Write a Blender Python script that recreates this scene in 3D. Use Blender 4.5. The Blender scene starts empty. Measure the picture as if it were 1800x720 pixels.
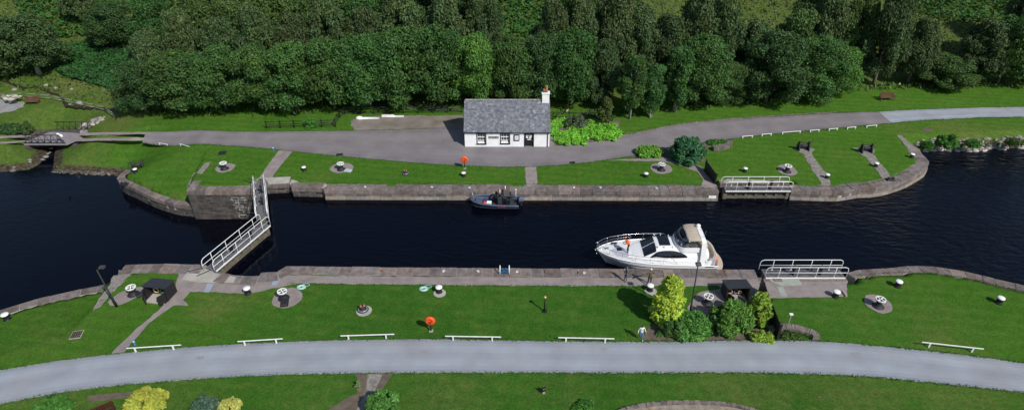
import bpy, bmesh, math, random
import numpy as np
from mathutils import Vector, Matrix
from mathutils.geometry import tessellate_polygon
R = math.radians
random.seed(7); RNG = np.random.default_rng(11)
scene = bpy.context.scene
COL = scene.collection
# ------------------------------------------------------------------ camera
CAM_H, PITCH, FPX = 33.0, R(33.0), 1100.0
cam_data = bpy.data.cameras.new("camera"); cam = bpy.data.objects.new("camera", cam_data); COL.objects.link(cam)
cam.location = (0, 0, CAM_H); cam.rotation_euler = (R(90) - PITCH, 0, 0)
cam_data.sensor_width = 36.0; cam_data.lens = FPX / 1800.0 * 36.0
cam_data.clip_start = 0.5; cam_data.clip_end = 4000
scene.camera = cam
# ------------------------------------------------------------------ light
SUN_EL, SUN_AZ = R(43.5), R(138.0)          # azimuth clockwise from +Y: sun stands behind and right of the camera
world = bpy.data.worlds.new("World"); scene.world = world; world.use_nodes = True
wn = world.node_tree; bg = wn.nodes["Background"]
sky = wn.nodes.new("ShaderNodeTexSky"); sky.sky_type = 'NISHITA'; sky.sun_disc = False
sky.sun_elevation = SUN_EL; sky.sun_rotation = SUN_AZ; sky.air_density = 1.0; sky.dust_density = 0.6; sky.ozone_density = 1.2
wn.links.new(sky.outputs[0], bg.inputs[0]); bg.inputs[1].default_value = 0.085
sd_ = bpy.data.lights.new("sun", 'SUN'); sd_.energy = 3.6; sd_.angle = R(0.5); sd_.color = (1.0, 0.955, 0.89)
sun = bpy.data.objects.new("sun", sd_); COL.objects.link(sun)
sdir = Vector((math.sin(SUN_AZ) * math.cos(SUN_EL), math.cos(SUN_AZ) * math.cos(SUN_EL), math.sin(SUN_EL)))
sun.rotation_euler = sdir.to_track_quat('Z', 'Y').to_euler(); sun.location = sdir * 100
scene.view_settings.view_transform = 'Standard'; scene.view_settings.look = 'None'
scene.view_settings.exposure = 0.25; scene.view_settings.gamma = 1.0
scene.render.engine = 'CYCLES'
scene.cycles.max_bounces = 6; scene.cycles.transparent_max_bounces = 8

# ------------------------------------------------------------------ terrain shape
def sstep(a, b, x):
    t = np.clip((np.asarray(x, float) - a) / (b - a), 0, 1); return t * t * (3 - 2 * t)
def P(px, py, z=0.0):
    """the point at height z which the photograph shows at that pixel (site survey from the drone's own view)"""
    d = ray(px, py); t = (z - CAM_H) / d.z
    return Vector((d.x * t, d.y * t, z))
def ray(px, py):
    u, v = (px - 900.0) / FPX, (py - 360.0) / FPX
    cp, sp = math.cos(PITCH), math.sin(PITCH)
    return Vector((u, cp - v * sp, -sp - v * cp))
def seg_dist(x, y, pl):
    x = np.asarray(x, float); y = np.asarray(y, float); best = np.full(np.broadcast(x, y).shape, 1e9)
    for (ax, ay), (bx, by) in zip(pl[:-1], pl[1:]):
        dx, dy = bx - ax, by - ay; L2 = dx * dx + dy * dy + 1e-12
        t = np.clip(((x - ax) * dx + (y - ay) * dy) / L2, 0, 1)
        best = np.minimum(best, np.hypot(x - ax - t * dx, y - ay - t * dy))
    return best
LOW_Z, UP_Z = -3.3, -1.0                      # water levels below and above the closed gates
CURVE_FAR = [P(335, 363, -2.0), P(302, 358, -2.0), P(268, 347, -2.0), P(236, 332, -2.0), P(212, 321, -2.0), P(206, 313, -2.0), P(222, 298, -2.0)]
CURVE_NEAR = [P(187, 500, -0.8), P(145, 508, -0.8), P(60, 527, -0.8), P(0, 546, -0.8), Vector((-60, 34.5, -0.8)), Vector((-200, 27, -0.8))]
FLANK_FAR = [P(328, 337), P(361, 285)]
FLANK_NEAR = [P(222, 466), P(163, 542)]
FLANK_HB = [P(322, 339), P(352, 284)]
FLANK_NB = [P(212, 468), P(148, 548)]
_cf = [(p.x, p.y) for p in CURVE_FAR]; _cn = [(p.x, p.y) for p in CURVE_NEAR]
def side_of(l, x, y):
    a, b = l; return (b.x - a.x) * (y - a.y) - (b.y - a.y) * (x - a.x)
def hb(x, y):
    """smooth lie of the land before the canal is cut: level round the lock, lower to the left, rising wood behind"""
    x = np.asarray(x, float); y = np.asarray(y, float)
    low = -2.0 * (1 - sstep(-57.0, -35.5, x)) * sstep(50, 56, y)
    yf = FLANK_FAR[0].y
    lf = (side_of(FLANK_HB, x, y) > 0) & (y > 45)
    low = np.where(lf, np.minimum(low, -2.03 + 0.26 * np.clip(seg_dist(x, y, _cf) - 0.4, 0, None)), low)
    ln = (side_of(FLANK_NB, x, y) < 0) & (y < 44) & (x < -20)
    low = np.where(ln, np.minimum(low, -0.83 + 0.13 * np.clip(seg_dist(x, y, _cn) - 0.6, 0, None)), low)
    y0 = 75.0 + 8.0 * sstep(5, 60, x) - 2.0 * sstep(-30, -55, x)
    t = (y - y0) / 6.0
    rise = 6.0 * np.log1p(np.exp(np.clip(t, -30, 30))) * 0.17
    rise = np.where(t > 30, (y - y0) * 0.17, rise)
    far = np.clip(y - 130, 0, None) * 0.12
    wob = (np.sin(x * 0.21 + y * 0.13) * np.cos(y * 0.17 - x * 0.05) * 0.5 + np.sin(x * 0.07 + 2) * 0.8) * sstep(2, 22, y - y0)
    return low + rise + far + wob
def G(px, py):
    """the point of the land that the photograph shows there"""
    d = ray(px, py); z = 0.0
    p = P(px, py, 0.0)
    lo, hi = (9.0 - CAM_H) / d.z, 500.0
    t = lo
    while t < hi:
        q = Vector((0, 0, CAM_H)) + d * t
        if q.z < float(hb(q.x, q.y)):
            break
        t += 1.5
    a, b = t - 1.5, t
    for _ in range(14):
        m = (a + b) / 2; q = Vector((0, 0, CAM_H)) + d * m
        if q.z < float(hb(q.x, q.y)): b = m
        else: a = m
    q = Vector((0, 0, CAM_H)) + d * b
    return Vector((q.x, q.y, float(hb(q.x, q.y))))
def hat(py_top, y, ):
    """height z of a thing standing at distance y whose top the photograph shows in row py_top"""
    d = ray(900, py_top); return CAM_H + d.z / d.y * y

# ------------------------------------------------------------------ materials
MATS = {}
def mat(name, color, rough=0.8, var=0.18, scale=2.5, bump=0.0, bscale=30.0, metal=0.0, spec=0.4, dirt=None, dirt_scale=0.6, dirt_amt=0.5, trans=0.0, objvar=0.0, space='Object', coat=0.0):
    if name in MATS: return MATS[name]
    m = bpy.data.materials.new(name); m.use_nodes = True; nt = m.node_tree; N, L = nt.nodes, nt.links
    b = N["Principled BSDF"]
    tc = N.new("ShaderNodeTexCoord"); co = tc.outputs[space]
    if space == 'World': pass
    n1 = N.new("ShaderNodeTexNoise"); n1.inputs["Scale"].default_value = scale; n1.inputs["Detail"].default_value = 6
    L.new(co, n1.inputs["Vector"])
    mr = N.new("ShaderNodeMapRange"); mr.inputs[1].default_value = 0.3; mr.inputs[2].default_value = 0.7
    mr.inputs[3].default_value = 1 - var; mr.inputs[4].default_value = 1 + var; L.new(n1.outputs[0], mr.inputs[0])
    at = N.new("ShaderNodeAttribute"); at.attribute_name = "tint"
    mx = N.new("ShaderNodeMix"); mx.data_type = 'RGBA'; mx.blend_type = 'MULTIPLY'; mx.inputs[0].default_value = 1
    mx.inputs[6].default_value = (*color, 1); L.new(at.outputs["Color"], mx.inputs[7])
    last = mx.outputs[2]
    if dirt is not None:
        n2 = N.new("ShaderNodeTexNoise"); n2.inputs["Scale"].default_value = dirt_scale; n2.inputs["Detail"].default_value = 8; n2.inputs["Roughness"].default_value = 0.65
        L.new(co, n2.inputs["Vector"])
        m2 = N.new("ShaderNodeMapRange"); m2.inputs[1].default_value = 0.45; m2.inputs[2].default_value = 0.68; m2.inputs[3].default_value = 0; m2.inputs[4].default_value = dirt_amt
        L.new(n2.outputs[0], m2.inputs[0])
        md = N.new("ShaderNodeMix"); md.data_type = 'RGBA'; L.new(m2.outputs[0], md.inputs[0]); L.new(last, md.inputs[6]); md.inputs[7].default_value = (*dirt, 1)
        last = md.outputs[2]
    vm = N.new("ShaderNodeVectorMath"); vm.operation = 'SCALE'; L.new(last, vm.inputs[0]); L.new(mr.outputs[0], vm.inputs["Scale"])
    out = vm.outputs[0]
    if objvar > 0:
        oi = N.new("ShaderNodeObjectInfo"); hs = N.new("ShaderNodeHueSaturation")
        r1 = N.new("ShaderNodeMapRange"); r1.inputs[3].default_value = 0.5 - 0.012 * objvar * 2; r1.inputs[4].default_value = 0.5 + 0.014 * objvar * 2
        L.new(oi.outputs["Random"], r1.inputs[0]); L.new(r1.outputs[0], hs.inputs["Hue"])
        ml = N.new("ShaderNodeMath"); ml.operation = 'MULTIPLY'; ml.inputs[1].default_value = 7.31; L.new(oi.outputs["Random"], ml.inputs[0])
        fr = N.new("ShaderNodeMath"); fr.operation = 'FRACT'; L.new(ml.outputs[0], fr.inputs[0])
        r2 = N.new("ShaderNodeMapRange"); r2.inputs[3].default_value = 1 - 0.3 * objvar; r2.inputs[4].default_value = 1 + 0.3 * objvar
        L.new(fr.outputs[0], r2.inputs[0]); L.new(r2.outputs[0], hs.inputs["Value"]); L.new(out, hs.inputs["Color"]); out = hs.outputs[0]
    L.new(out, b.inputs["Base Color"])
    b.inputs["Roughness"].default_value = rough; b.inputs["Metallic"].default_value = metal
    b.inputs["Specular IOR Level"].default_value = spec
    b.inputs["Coat Weight"].default_value = coat
    if bump > 0:
        n3 = N.new("ShaderNodeTexNoise"); n3.inputs["Scale"].default_value = bscale; n3.inputs["Detail"].default_value = 5; L.new(co, n3.inputs["Vector"])
        bp = N.new("ShaderNodeBump"); bp.inputs["Strength"].default_value = bump; bp.inputs["Distance"].default_value = 0.05; L.new(n3.outputs[0], bp.inputs["Height"]); L.new(bp.outputs[0], b.inputs["Normal"])
    if trans > 0:
        tr = N.new("ShaderNodeBsdfTranslucent"); L.new(out, tr.inputs["Color"])
        ms = N.new("ShaderNodeMixShader"); ms.inputs[0].default_value = trans
        L.new(b.outputs[0], ms.inputs[1]); L.new(tr.outputs[0], ms.inputs[2]); L.new(ms.outputs[0], N["Material Output"].inputs["Surface"])
    MATS[name] = m; return m

# ------------------------------------------------------------------ mesh builder
class MB:
    def __init__(s): s.v = []; s.f = []; s.c = []; s.m = []; s.M = Matrix.Identity(4); s.smooth = []; s.uv = {}
    def add(s, vs, fs, tint=(1, 1, 1), mi=0, smooth=False):
        o = len(s.v)
        for p in vs: s.v.append(tuple(s.M @ Vector(p)))
        for f in fs: s.f.append(tuple(o + i for i in f)); s.c.append(tint); s.m.append(mi); s.smooth.append(smooth)
        return s
    def box(s, c, d, rz=0.0, tint=(1, 1, 1), mi=0, taper=0.0, jit=0.0, bev=0.0):
        hx, hy, hz = d[0] / 2, d[1] / 2, d[2] / 2
        vs = []
        for z in (-1, 1):
            k = 1 - taper if z > 0 else 1
            for x, y in ((-1, -1), (1, -1), (1, 1), (-1, 1)):
                vs.append(Vector((x * hx * k, y * hy * k, z * hz)))
        fs = [(3, 2, 1, 0), (4, 5, 6, 7), (0, 1, 5, 4), (1, 2, 6, 5), (2, 3, 7, 6), (3, 0, 4, 7)]
        if bev > 0:
            vs = vs[:4] + [Vector((v.x, v.y, v.z - bev)) for v in vs[4:]] + [Vector((v.x - math.copysign(bev, v.x), v.y - math.copysign(bev, v.y), v.z)) for v in vs[4:]]
            fs = [(3, 2, 1, 0), (8, 9, 10, 11)] + [(i, (i + 1) % 4, 4 + (i + 1) % 4, 4 + i) for i in range(4)] + [(4 + i, 4 + (i + 1) % 4, 8 + (i + 1) % 4, 8 + i) for i in range(4)]
        if jit > 0: vs = [v + Vector([random.uniform(-jit, jit) for _ in range(3)]) for v in vs]
        Rm = Matrix.Rotation(rz, 3, 'Z'); c = Vector(c)
        return s.add([Rm @ v + c for v in vs], fs, tint, mi)
    def tube(s, pts, r, n=8, tint=(1, 1, 1), mi=0, cap=True, closed=False):
        pts = [Vector(p) for p in pts]; rs = r if isinstance(r, (list, tuple)) else [r] * len(pts)
        vs = []; up = None; k = len(pts)
        for i, p in enumerate(pts):
            if closed: t = pts[(i + 1) % k] - pts[i - 1]
            else: t = (pts[min(i + 1, k - 1)] - pts[max(i - 1, 0)])
            t = t.normalized() if t.length > 1e-9 else Vector((0, 0, 1))
            if up is None: up = Vector((0, 0, 1)) if abs(t.z) < 0.9 else Vector((1, 0, 0))
            a = t.cross(up); a = a.normalized() if a.length > 1e-6 else t.orthogonal().normalized()
            b = a.cross(t).normalized(); up = b
            for j in range(n):
                w = 2 * math.pi * j / n; vs.append(p + (a * math.cos(w) + b * math.sin(w)) * rs[i])
        fs = []
        for i in range(k if closed else k - 1):
            i2 = (i + 1) % k
            for j in range(n): fs.append((i * n + j, i * n + (j + 1) % n, i2 * n + (j + 1) % n, i2 * n + j))
        if cap and not closed: fs += [tuple(range(n))[::-1], tuple((k - 1) * n + j for j in range(n))]
        return s.add(vs, fs, tint, mi, True)
    def lathe(s, prof, n=16, c=(0, 0, 0), tint=(1, 1, 1), mi=0, smooth=True, sx=1.0, sy=1.0):
        c = Vector(c); vs = []; k = len(prof)
        for r, z in prof:
            for j in range(n):
                w = 2 * math.pi * j / n; vs.append(c + Vector((r * math.cos(w) * sx, r * math.sin(w) * sy, z)))
        fs = []
        for i in range(k - 1):
            for j in range(n): fs.append((i * n + j, i * n + (j + 1) % n, (i + 1) * n + (j + 1) % n, (i + 1) * n + j))
        fs += [tuple(range(n))[::-1], tuple((k - 1) * n + j for j in range(n))]
        return s.add(vs, fs, tint, mi, smooth)
    def prism(s, poly, z0, z1, tint=(1, 1, 1), mi=0):
        k = len(poly); vs = [(p[0], p[1], z0) for p in poly] + [(p[0], p[1], z1) for p in poly]
        ar = sum(poly[i][0] * poly[(i + 1) % k][1] - poly[(i + 1) % k][0] * poly[i][1] for i in range(k))
        fs = [(i, (i + 1) % k, k + (i + 1) % k, k + i) for i in range(k)]
        tris = tessellate_polygon([[Vector((p[0], p[1], 0)) for p in poly]])
        for t in tris:
            a, b, c = t
            cr = (poly[b][0] - poly[a][0]) * (poly[c][1] - poly[a][1]) - (poly[b][1] - poly[a][1]) * (poly[c][0] - poly[a][0])
            if cr < 0: a, c = c, a
            fs.append((k + a, k + b, k + c)); fs.append((c, b, a))
        if ar < 0: fs[:k] = [f[::-1] for f in fs[:k]]
        return s.add(vs, fs, tint, mi)
    def loft(s, rings, tint=(1, 1, 1), mi=0, closed=False, smooth=True, caps=False):
        n = len(rings[0]); vs = [p for r in rings for p in r]; fs = []
        for i in range(len(rings) - 1):
            for j in range(n if closed else n - 1):
                fs.append((i * n + j, i * n + (j + 1) % n, (i + 1) * n + (j + 1) % n, (i + 1) * n + j))
        if caps: fs += [tuple(range(n))[::-1], tuple((len(rings) - 1) * n + j for j in range(n))]
        return s.add(vs, fs, tint, mi, smooth)
    def mesh(s, name, mats):
        me = bpy.data.meshes.new(name); me.from_pydata(s.v, [], s.f)
        for m in (mats if isinstance(mats, (list, tuple)) else [mats]): me.materials.append(m)
        a = me.attributes.new("tint", 'FLOAT_COLOR', 'FACE')
        a.data.foreach_set("color", np.array([(*c[:3], 1.0) for c in s.c], dtype=np.float32).ravel())
        me.polygons.foreach_set("material_index", np.array(s.m, dtype=np.int32))
        me.polygons.foreach_set("use_smooth", np.array(s.smooth, dtype=bool))
        me.update(); return me
    def build(s, name, mats, parent=None, recalc=False, **kw):
        me = s.mesh(name, mats)
        if recalc:
            bm = bmesh.new(); bm.from_mesh(me); bmesh.ops.recalc_face_normals(bm, faces=bm.faces); bm.to_mesh(me); bm.free()
        o = bpy.data.objects.new(name, me); COL.objects.link(o)
        if parent is not None: o.parent = parent
        if kw: tag(o, **kw)
        return o
def tag(o, label=None, cat=None, group=None, kind=None):
    if label: o["label"] = label
    if cat: o["category"] = cat
    if group: o["group"] = group
    if kind: o["kind"] = kind
    return o
def thing(name, label, cat, loc=(0, 0, 0), rz=0.0, group=None, sc=1.0):
    o = bpy.data.objects.new(name, None); COL.objects.link(o); o.empty_display_size = 0.3
    o.location = loc; o.rotation_euler = (0, 0, rz); o.scale = (sc,) * 3
    return tag(o, label, cat, group)
def dup(root, label=None, group=None, loc=None, rz=None, sc=None):
    r = root.copy(); COL.objects.link(r)
    if loc is not None: r.location = loc
    if rz is not None: r.rotation_euler = (0, 0, rz)
    if sc is not None: r.scale = sc if isinstance(sc, (tuple, list)) else (sc,) * 3
    if label: r["label"] = label
    if group: r["group"] = group
    for ch in list(root.children):
        c = ch.copy(); COL.objects.link(c); c.parent = r
        for g in list(ch.children):
            d = g.copy(); COL.objects.link(d); d.parent = c
    return r
def fast_mesh(name, V, F, tint, mats, smooth=False, midx=None):
    """V (n,3), F (m,4) quads, tint (m,3)"""
    me = bpy.data.meshes.new(name); V = np.asarray(V, np.float32); F = np.asarray(F, np.int32)
    me.vertices.add(len(V)); me.vertices.foreach_set("co", V.ravel())
    k = F.shape[1]; me.loops.add(F.size); me.loops.foreach_set("vertex_index", F.ravel())
    me.polygons.add(len(F)); me.polygons.foreach_set("loop_start", np.arange(0, F.size, k, dtype=np.int32))
    for m in (mats if isinstance(mats, (list, tuple)) else [mats]): me.materials.append(m)
    me.update(calc_edges=True)
    if tint is not None:
        a = me.attributes.new("tint", 'FLOAT_COLOR', 'FACE'); t = np.ones((len(F), 4), np.float32); t[:, :3] = tint
        a.data.foreach_set("color", t.ravel())
    if midx is not None: me.polygons.foreach_set("material_index", np.asarray(midx, np.int32))
    me.polygons.foreach_set("use_smooth", np.full(len(F), smooth, dtype=bool))
    me.validate(); return me
def cat_rom(pts, n=6, closed=False):
    k = len(pts); out = []
    for i in range(k if closed else k - 1):
        p0 = pts[(i - 1) % k] if (closed or i > 0) else pts[0]; p1 = pts[i]; p2 = pts[(i + 1) % k]; p3 = pts[(i + 2) % k] if (closed or i + 2 < k) else pts[-1]
        for j in range(n):
            t = j / n
            out.append(0.5 * ((2 * p1) + (p2 - p0) * t + (2 * p0 - 5 * p1 + 4 * p2 - p3) * t * t + (3 * p1 - p0 - 3 * p2 + p3) * t ** 3))
    if not closed: out.append(pts[-1])
    return out
def resample(pts, step):
    out = [pts[0].copy()]; acc = 0
    for a, b in zip(pts[:-1], pts[1:]):
        L = (b - a).length
        if L < 1e-6: continue
        n = max(1, int(round(L / step)))
        for i in range(1, n + 1): out.append(a.lerp(b, i / n))
    return out
# ------------------------------------------------------------------ canal outline
def Pz(l, z): return [P(a, b, z) for a, b in l]
def XY(l): return [(p.x, p.y) for p in l]
NEAR_EDGE = [(222, 466), (290, 464), (362, 466), (376, 477), (415, 485), (456, 485.5), (459, 480), (487, 478.5), (496, 474), (505, 468), (700, 470.5), (900, 472), (1100, 473), (1325, 474.5), (1331, 488), (1486, 488),
             (1489, 480), (1500, 475), (1560, 472), (1600, 467.5), (1640, 469), (1700, 478), (1735, 487), (1800, 502), (1900, 528), (2100, 590)]
near_edge = Pz(NEAR_EDGE, 0.0)
FAR_EDGE = [(328, 337), (445, 336.5), (449, 327), (475, 325), (509, 324), (513, 330.5), (566, 331.5), (570, 335), (900, 336), (1245, 337), (1264, 337), (1266, 323.5), (1386, 324), (1391, 335.5), (1440, 337), (1480, 337.5),
            (1500, 332.5), (1535, 331), (1562, 326), (1592, 316), (1616, 303), (1632, 291), (1631, 282), (1614, 266)]
far_edge = Pz(FAR_EDGE, 0.0)
corner_near = [P(187, 500, -0.8), P(196, 498, -0.6), P(209, 481, -0.3), P(222, 466, 0)]
nat_left = Pz([(205, 308), (150, 306), (93, 302), (95, 275), (97, 262), (99, 246), (86, 244), (84, 262), (82, 272), (70, 288), (52, 298), (20, 301), (0, 302)], LOW_Z) + [Vector((-80, 64, LOW_Z)), Vector((-200, 70, LOW_Z))]
nat_right = Pz([(1618, 266), (1660, 263), (1700, 265), (1760, 262), (1800, 259), (1900, 254), (2100, 250)], UP_Z)
canal = XY(CURVE_NEAR[::-1]) + XY(corner_near[1:]) + XY(near_edge[1:]) + [(140, 30), (220, 10), (260, 60)] + XY(nat_right[::-1]) + XY(far_edge[::-1]) + XY(CURVE_FAR) + XY(nat_left)
def inside(poly, x, y):
    x = np.asarray(x, float); y = np.asarray(y, float); r = np.zeros(np.broadcast(x, y).shape, bool); n = len(poly)
    for i in range(n):
        (x1, y1), (x2, y2) = poly[i], poly[(i + 1) % n]
        if y1 == y2: continue
        c = ((y1 > y) != (y2 > y)) & (x < (x2 - x1) * (y - y1) / (y2 - y1) + x1); r ^= c
    return r
wall_lines = [XY(CURVE_NEAR), XY(corner_near), XY(near_edge), XY(far_edge), XY(CURVE_FAR)]
nat_lines = [(XY(nat_left), LOW_Z), (XY(nat_right), UP_Z)]
def land(x, y):
    h = hb(x, y); ins = inside(canal, x, y)
    dw = np.full(h.shape, 1e9)
    for l in wall_lines: dw = np.minimum(dw, seg_dist(x, y, l))
    dl = seg_dist(x, y, nat_lines[0][0]); dr = seg_dist(x, y, nat_lines[1][0])
    lev = np.where(dl < dr, LOW_Z, UP_Z); dn = np.minimum(dl, dr)
    slope = np.where(dl < dr, 0.42, 0.45)
    bank = np.where(ins, lev - 0.5 * dn, lev + slope * dn)
    out = np.where(ins, np.where(dn < dw, np.minimum(bank, h), np.minimum(bank, -4.8)), np.where(dn < 8, np.minimum(h, bank), h))
    out = np.where((~ins) & (dw < 0.75) & (dw < dn + 0.1), -4.8, out)
    return np.maximum(out, -5.0)
# ------------------------------------------------------------------ ground sheet
def axis(segs):
    out = []
    for a, b, n in segs: out += list(np.linspace(a, b, n, endpoint=False))
    return np.array(out + [segs[-1][1]])
gx = axis([(-900, -200, 14), (-200, -72, 32), (-72, 72, 412), (72, 200, 32), (200, 900, 14)])
gy = axis([(-300, 10, 12), (10, 24, 20), (24, 72, 140), (72, 125, 90), (125, 220, 24), (220, 900, 16)])
GX, GY = np.meshgrid(gx, gy); GZ = land(GX, GY)
nv = GX.size; W = len(gx)
ii = np.arange(nv).reshape(GX.shape)
F = np.stack([ii[:-1, :-1].ravel(), ii[:-1, 1:].ravel(), ii[1:, 1:].ravel(), ii[1:, :-1].ravel()], 1)
rough = sstep(0.15, 1.0, (hb(GX, GY) + 0.0) * (GY > 70)) 
rough = np.maximum(rough, 0.55 * sstep(-43, -50, GX) * (GY > 60))
dl = np.minimum(seg_dist(GX, GY, nat_lines[0][0]), seg_dist(GX, GY, nat_lines[1][0]))
soil = sstep(1.6, 0.5, dl)
dry = np.zeros_like(GX)
for px, py, r, a in [(1590, 226, 4, .5), (1700, 235, 5, .7), (1780, 240, 5, .6), (1650, 600, 3, .5), (1500, 560, 5, .25), (380, 535, 3, .6), (420, 522, 3, .5), (500, 500, 2, .4), (250, 395, 2, .0), (690, 320, 5, .25), (560, 312, 3, .4), (60, 290, 4, .5), (240, 340, 3, .5), (300, 355, 2.5, .5), (1400, 240, 4, .3), (1520, 245, 4, .25), (220, 215, 5, .6), (130, 150, 4, .9), (220, 165, 4, .9), (260, 560, 3, .25), (90, 600, 5, .35), (700, 560, 4, .18), (480, 545, 3, .25), (1650, 560, 6, .35), (1600, 500, 3, .3), (100, 700, 6, .5), (300, 690, 5, .4), (560, 690, 5, .35), (780, 700, 5, .45), (1000, 690, 5, .35), (1300, 680, 6, .5), (1500, 690, 6, .5), (1700, 710, 6, .5), (1000, 505, 3, .2), (1470, 270, 4, .35), (1600, 230, 4, .35), (930, 310, 3, .2), (120, 280, 4, .4)]:
    q = G(px, py); dry = np.maximum(dry, a * np.exp(-((GX - q.x) ** 2 + (GY - q.y) ** 2) / (r * r)))
gm = bpy.data.materials.new("grass_ground"); gm.use_nodes = True
def grass_material(m):
    nt = m.node_tree; N, L = nt.nodes, nt.links; b = N["Principled BSDF"]; b.inputs["Roughness"].default_value = 0.9; b.inputs["Specular IOR Level"].default_value = 0.03
    geo = N.new("ShaderNodeNewGeometry"); pos = geo.outputs["Position"]
    def noise(sc, det=5, ro=0.55, vec=None, dist=0.0):
        n = N.new("ShaderNodeTexNoise"); n.inputs["Scale"].default_value = sc; n.inputs["Detail"].default_value = det; n.inputs["Roughness"].default_value = ro; n.inputs["Distortion"].default_value = dist
        L.new(vec or pos, n.inputs["Vector"]); return n.outputs[0]
    def ramp(v, a, b_, lo=0.0, hi=1.0):
        r = N.new("ShaderNodeMapRange"); r.inputs[1].default_value = a; r.inputs[2].default_value = b_; r.inputs[3].default_value = lo; r.inputs[4].default_value = hi; L.new(v, r.inputs[0]); return r.outputs[0]
    def mix(f, a, c):
        x = N.new("ShaderNodeMix"); x.data_type = 'RGBA'
        if isinstance(f, float): x.inputs[0].default_value = f
        else: L.new(f, x.inputs[0])
        for i, s_ in ((6, a), (7, c)):
            if isinstance(s_, tuple): x.inputs[i].default_value = (*s_, 1)
            else: L.new(s_, x.inputs[i])
        return x.outputs[2]
    def mul(a, c):
        x = N.new("ShaderNodeMath"); x.operation = 'MULTIPLY'
        for i, s_ in ((0, a), (1, c)):
            if isinstance(s_, float): x.inputs[i].default_value = s_
            else: L.new(s_, x.inputs[i])
        return x.outputs[0]
    def add(a, c):
        x = N.new("ShaderNodeMath"); x.operation = 'ADD'; x.use_clamp = True; L.new(a, x.inputs[0]); L.new(c, x.inputs[1]); return x.outputs[0]
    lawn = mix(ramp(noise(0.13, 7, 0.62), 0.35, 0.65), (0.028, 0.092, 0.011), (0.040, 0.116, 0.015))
    la = N.new('ShaderNodeAttribute'); la.attribute_name = 'lawn_tone'
    bright_lawn = mix(ramp(noise(0.13, 7, 0.62), 0.35, 0.65), (0.048, 0.132, 0.012), (0.066, 0.152, 0.018))  # brighter lawn green, blended in where the regional tone is high
    lawn = mix(la.outputs['Fac'], lawn, bright_lawn)
    lawn = mix(ramp(noise(0.55, 9, 0.78), 0.46, 0.66, 0, 0.7), lawn, (0.080, 0.138, 0.023))
    # mower stripes, slightly wavy
    mp = N.new("ShaderNodeMapping"); mp.inputs["Rotation"].default_value = (0, 0, R(8)); L.new(pos, mp.inputs[0])
    wv = N.new("ShaderNodeTexWave"); wv.bands_direction = 'Y'; wv.inputs["Scale"].default_value = 0.28; wv.inputs["Distortion"].default_value = 4.5; wv.inputs["Detail"].default_value = 3; wv.inputs["Detail Scale"].default_value = 0.25
    L.new(mp.outputs[0], wv.inputs["Vector"])
    lawn = mix(ramp(wv.outputs["Fac"], 0.25, 0.75, 0, 0.2), lawn, (0.026, 0.080, 0.010))
    meadow = mix(ramp(noise(0.35, 7, 0.65), 0.35, 0.65), (0.070, 0.112, 0.024), (0.115, 0.140, 0.036))
    meadow = mix(ramp(noise(2.4, 5, 0.7), 0.45, 0.7), meadow, (0.045, 0.075, 0.018))
    at = N.new("ShaderNodeAttribute"); at.attribute_name = "zone"; sep = N.new("ShaderNodeSeparateColor"); L.new(at.outputs["Color"], sep.inputs[0])
    wob = noise(1.2, 4); 
    def edge(v):
        x = N.new("ShaderNodeMath"); x.operation = 'MULTIPLY_ADD'; L.new(wob, x.inputs[0]); x.inputs[1].default_value = 0.6; x.inputs[2].default_value = -0.3
        return ramp(add(v, x.outputs[0]), 0.25, 0.75)
    c = mix(edge(sep.outputs[0]), lawn, meadow)
    c = mix(mul(edge(sep.outputs[1]), ramp(noise(2.5, 6, 0.7), 0.35, 0.65, 0.15, 0.8)), c, (0.15, 0.14, 0.05))
    c = mix(edge(sep.outputs[2]), c, mix(ramp(noise(3.0, 5), 0.4, 0.6), (0.035, 0.03, 0.02), (0.09, 0.075, 0.05)))
    fine = ramp(noise(7.0, 5, 0.85), 0.32, 0.68, 0.55, 1.45)
    fine2 = ramp(noise(1.6, 6, 0.8), 0.32, 0.68, 0.78, 1.22)
    vm = N.new("ShaderNodeVectorMath"); vm.operation = 'SCALE'; L.new(c, vm.inputs[0]); L.new(mul(fine, fine2), vm.inputs["Scale"]); L.new(vm.outputs[0], b.inputs["Base Color"])
    bp = N.new("ShaderNodeBump"); bp.inputs["Strength"].default_value = 0.55; bp.inputs["Distance"].default_value = 0.06; L.new(noise(9.0, 6, 0.75), bp.inputs["Height"]); L.new(bp.outputs[0], b.inputs["Normal"])
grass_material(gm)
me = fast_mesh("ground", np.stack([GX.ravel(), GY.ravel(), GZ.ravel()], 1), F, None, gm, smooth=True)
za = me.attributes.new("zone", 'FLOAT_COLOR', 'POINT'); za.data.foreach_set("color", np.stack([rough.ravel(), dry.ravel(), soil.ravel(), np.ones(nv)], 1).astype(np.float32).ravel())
sw = me.attributes.new("lawn_tone", 'FLOAT', 'POINT')
swv = 0.85 * sstep(46, 52, GY) + 0.15 * sstep(10, 40, GX) * (GY > 50) + (GY < 50) * (0.12 + 0.65 * sstep(-10, -28, GX) + 0.55 * sstep(18, 34, GX)) * sstep(24, 30, GY)  # regional lawn tone: grass differences, plus sun backscatter brightness put into the colour
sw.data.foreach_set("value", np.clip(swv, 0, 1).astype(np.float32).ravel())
ground = bpy.data.objects.new("ground", me); COL.objects.link(ground); tag(ground, kind="structure")

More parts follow.
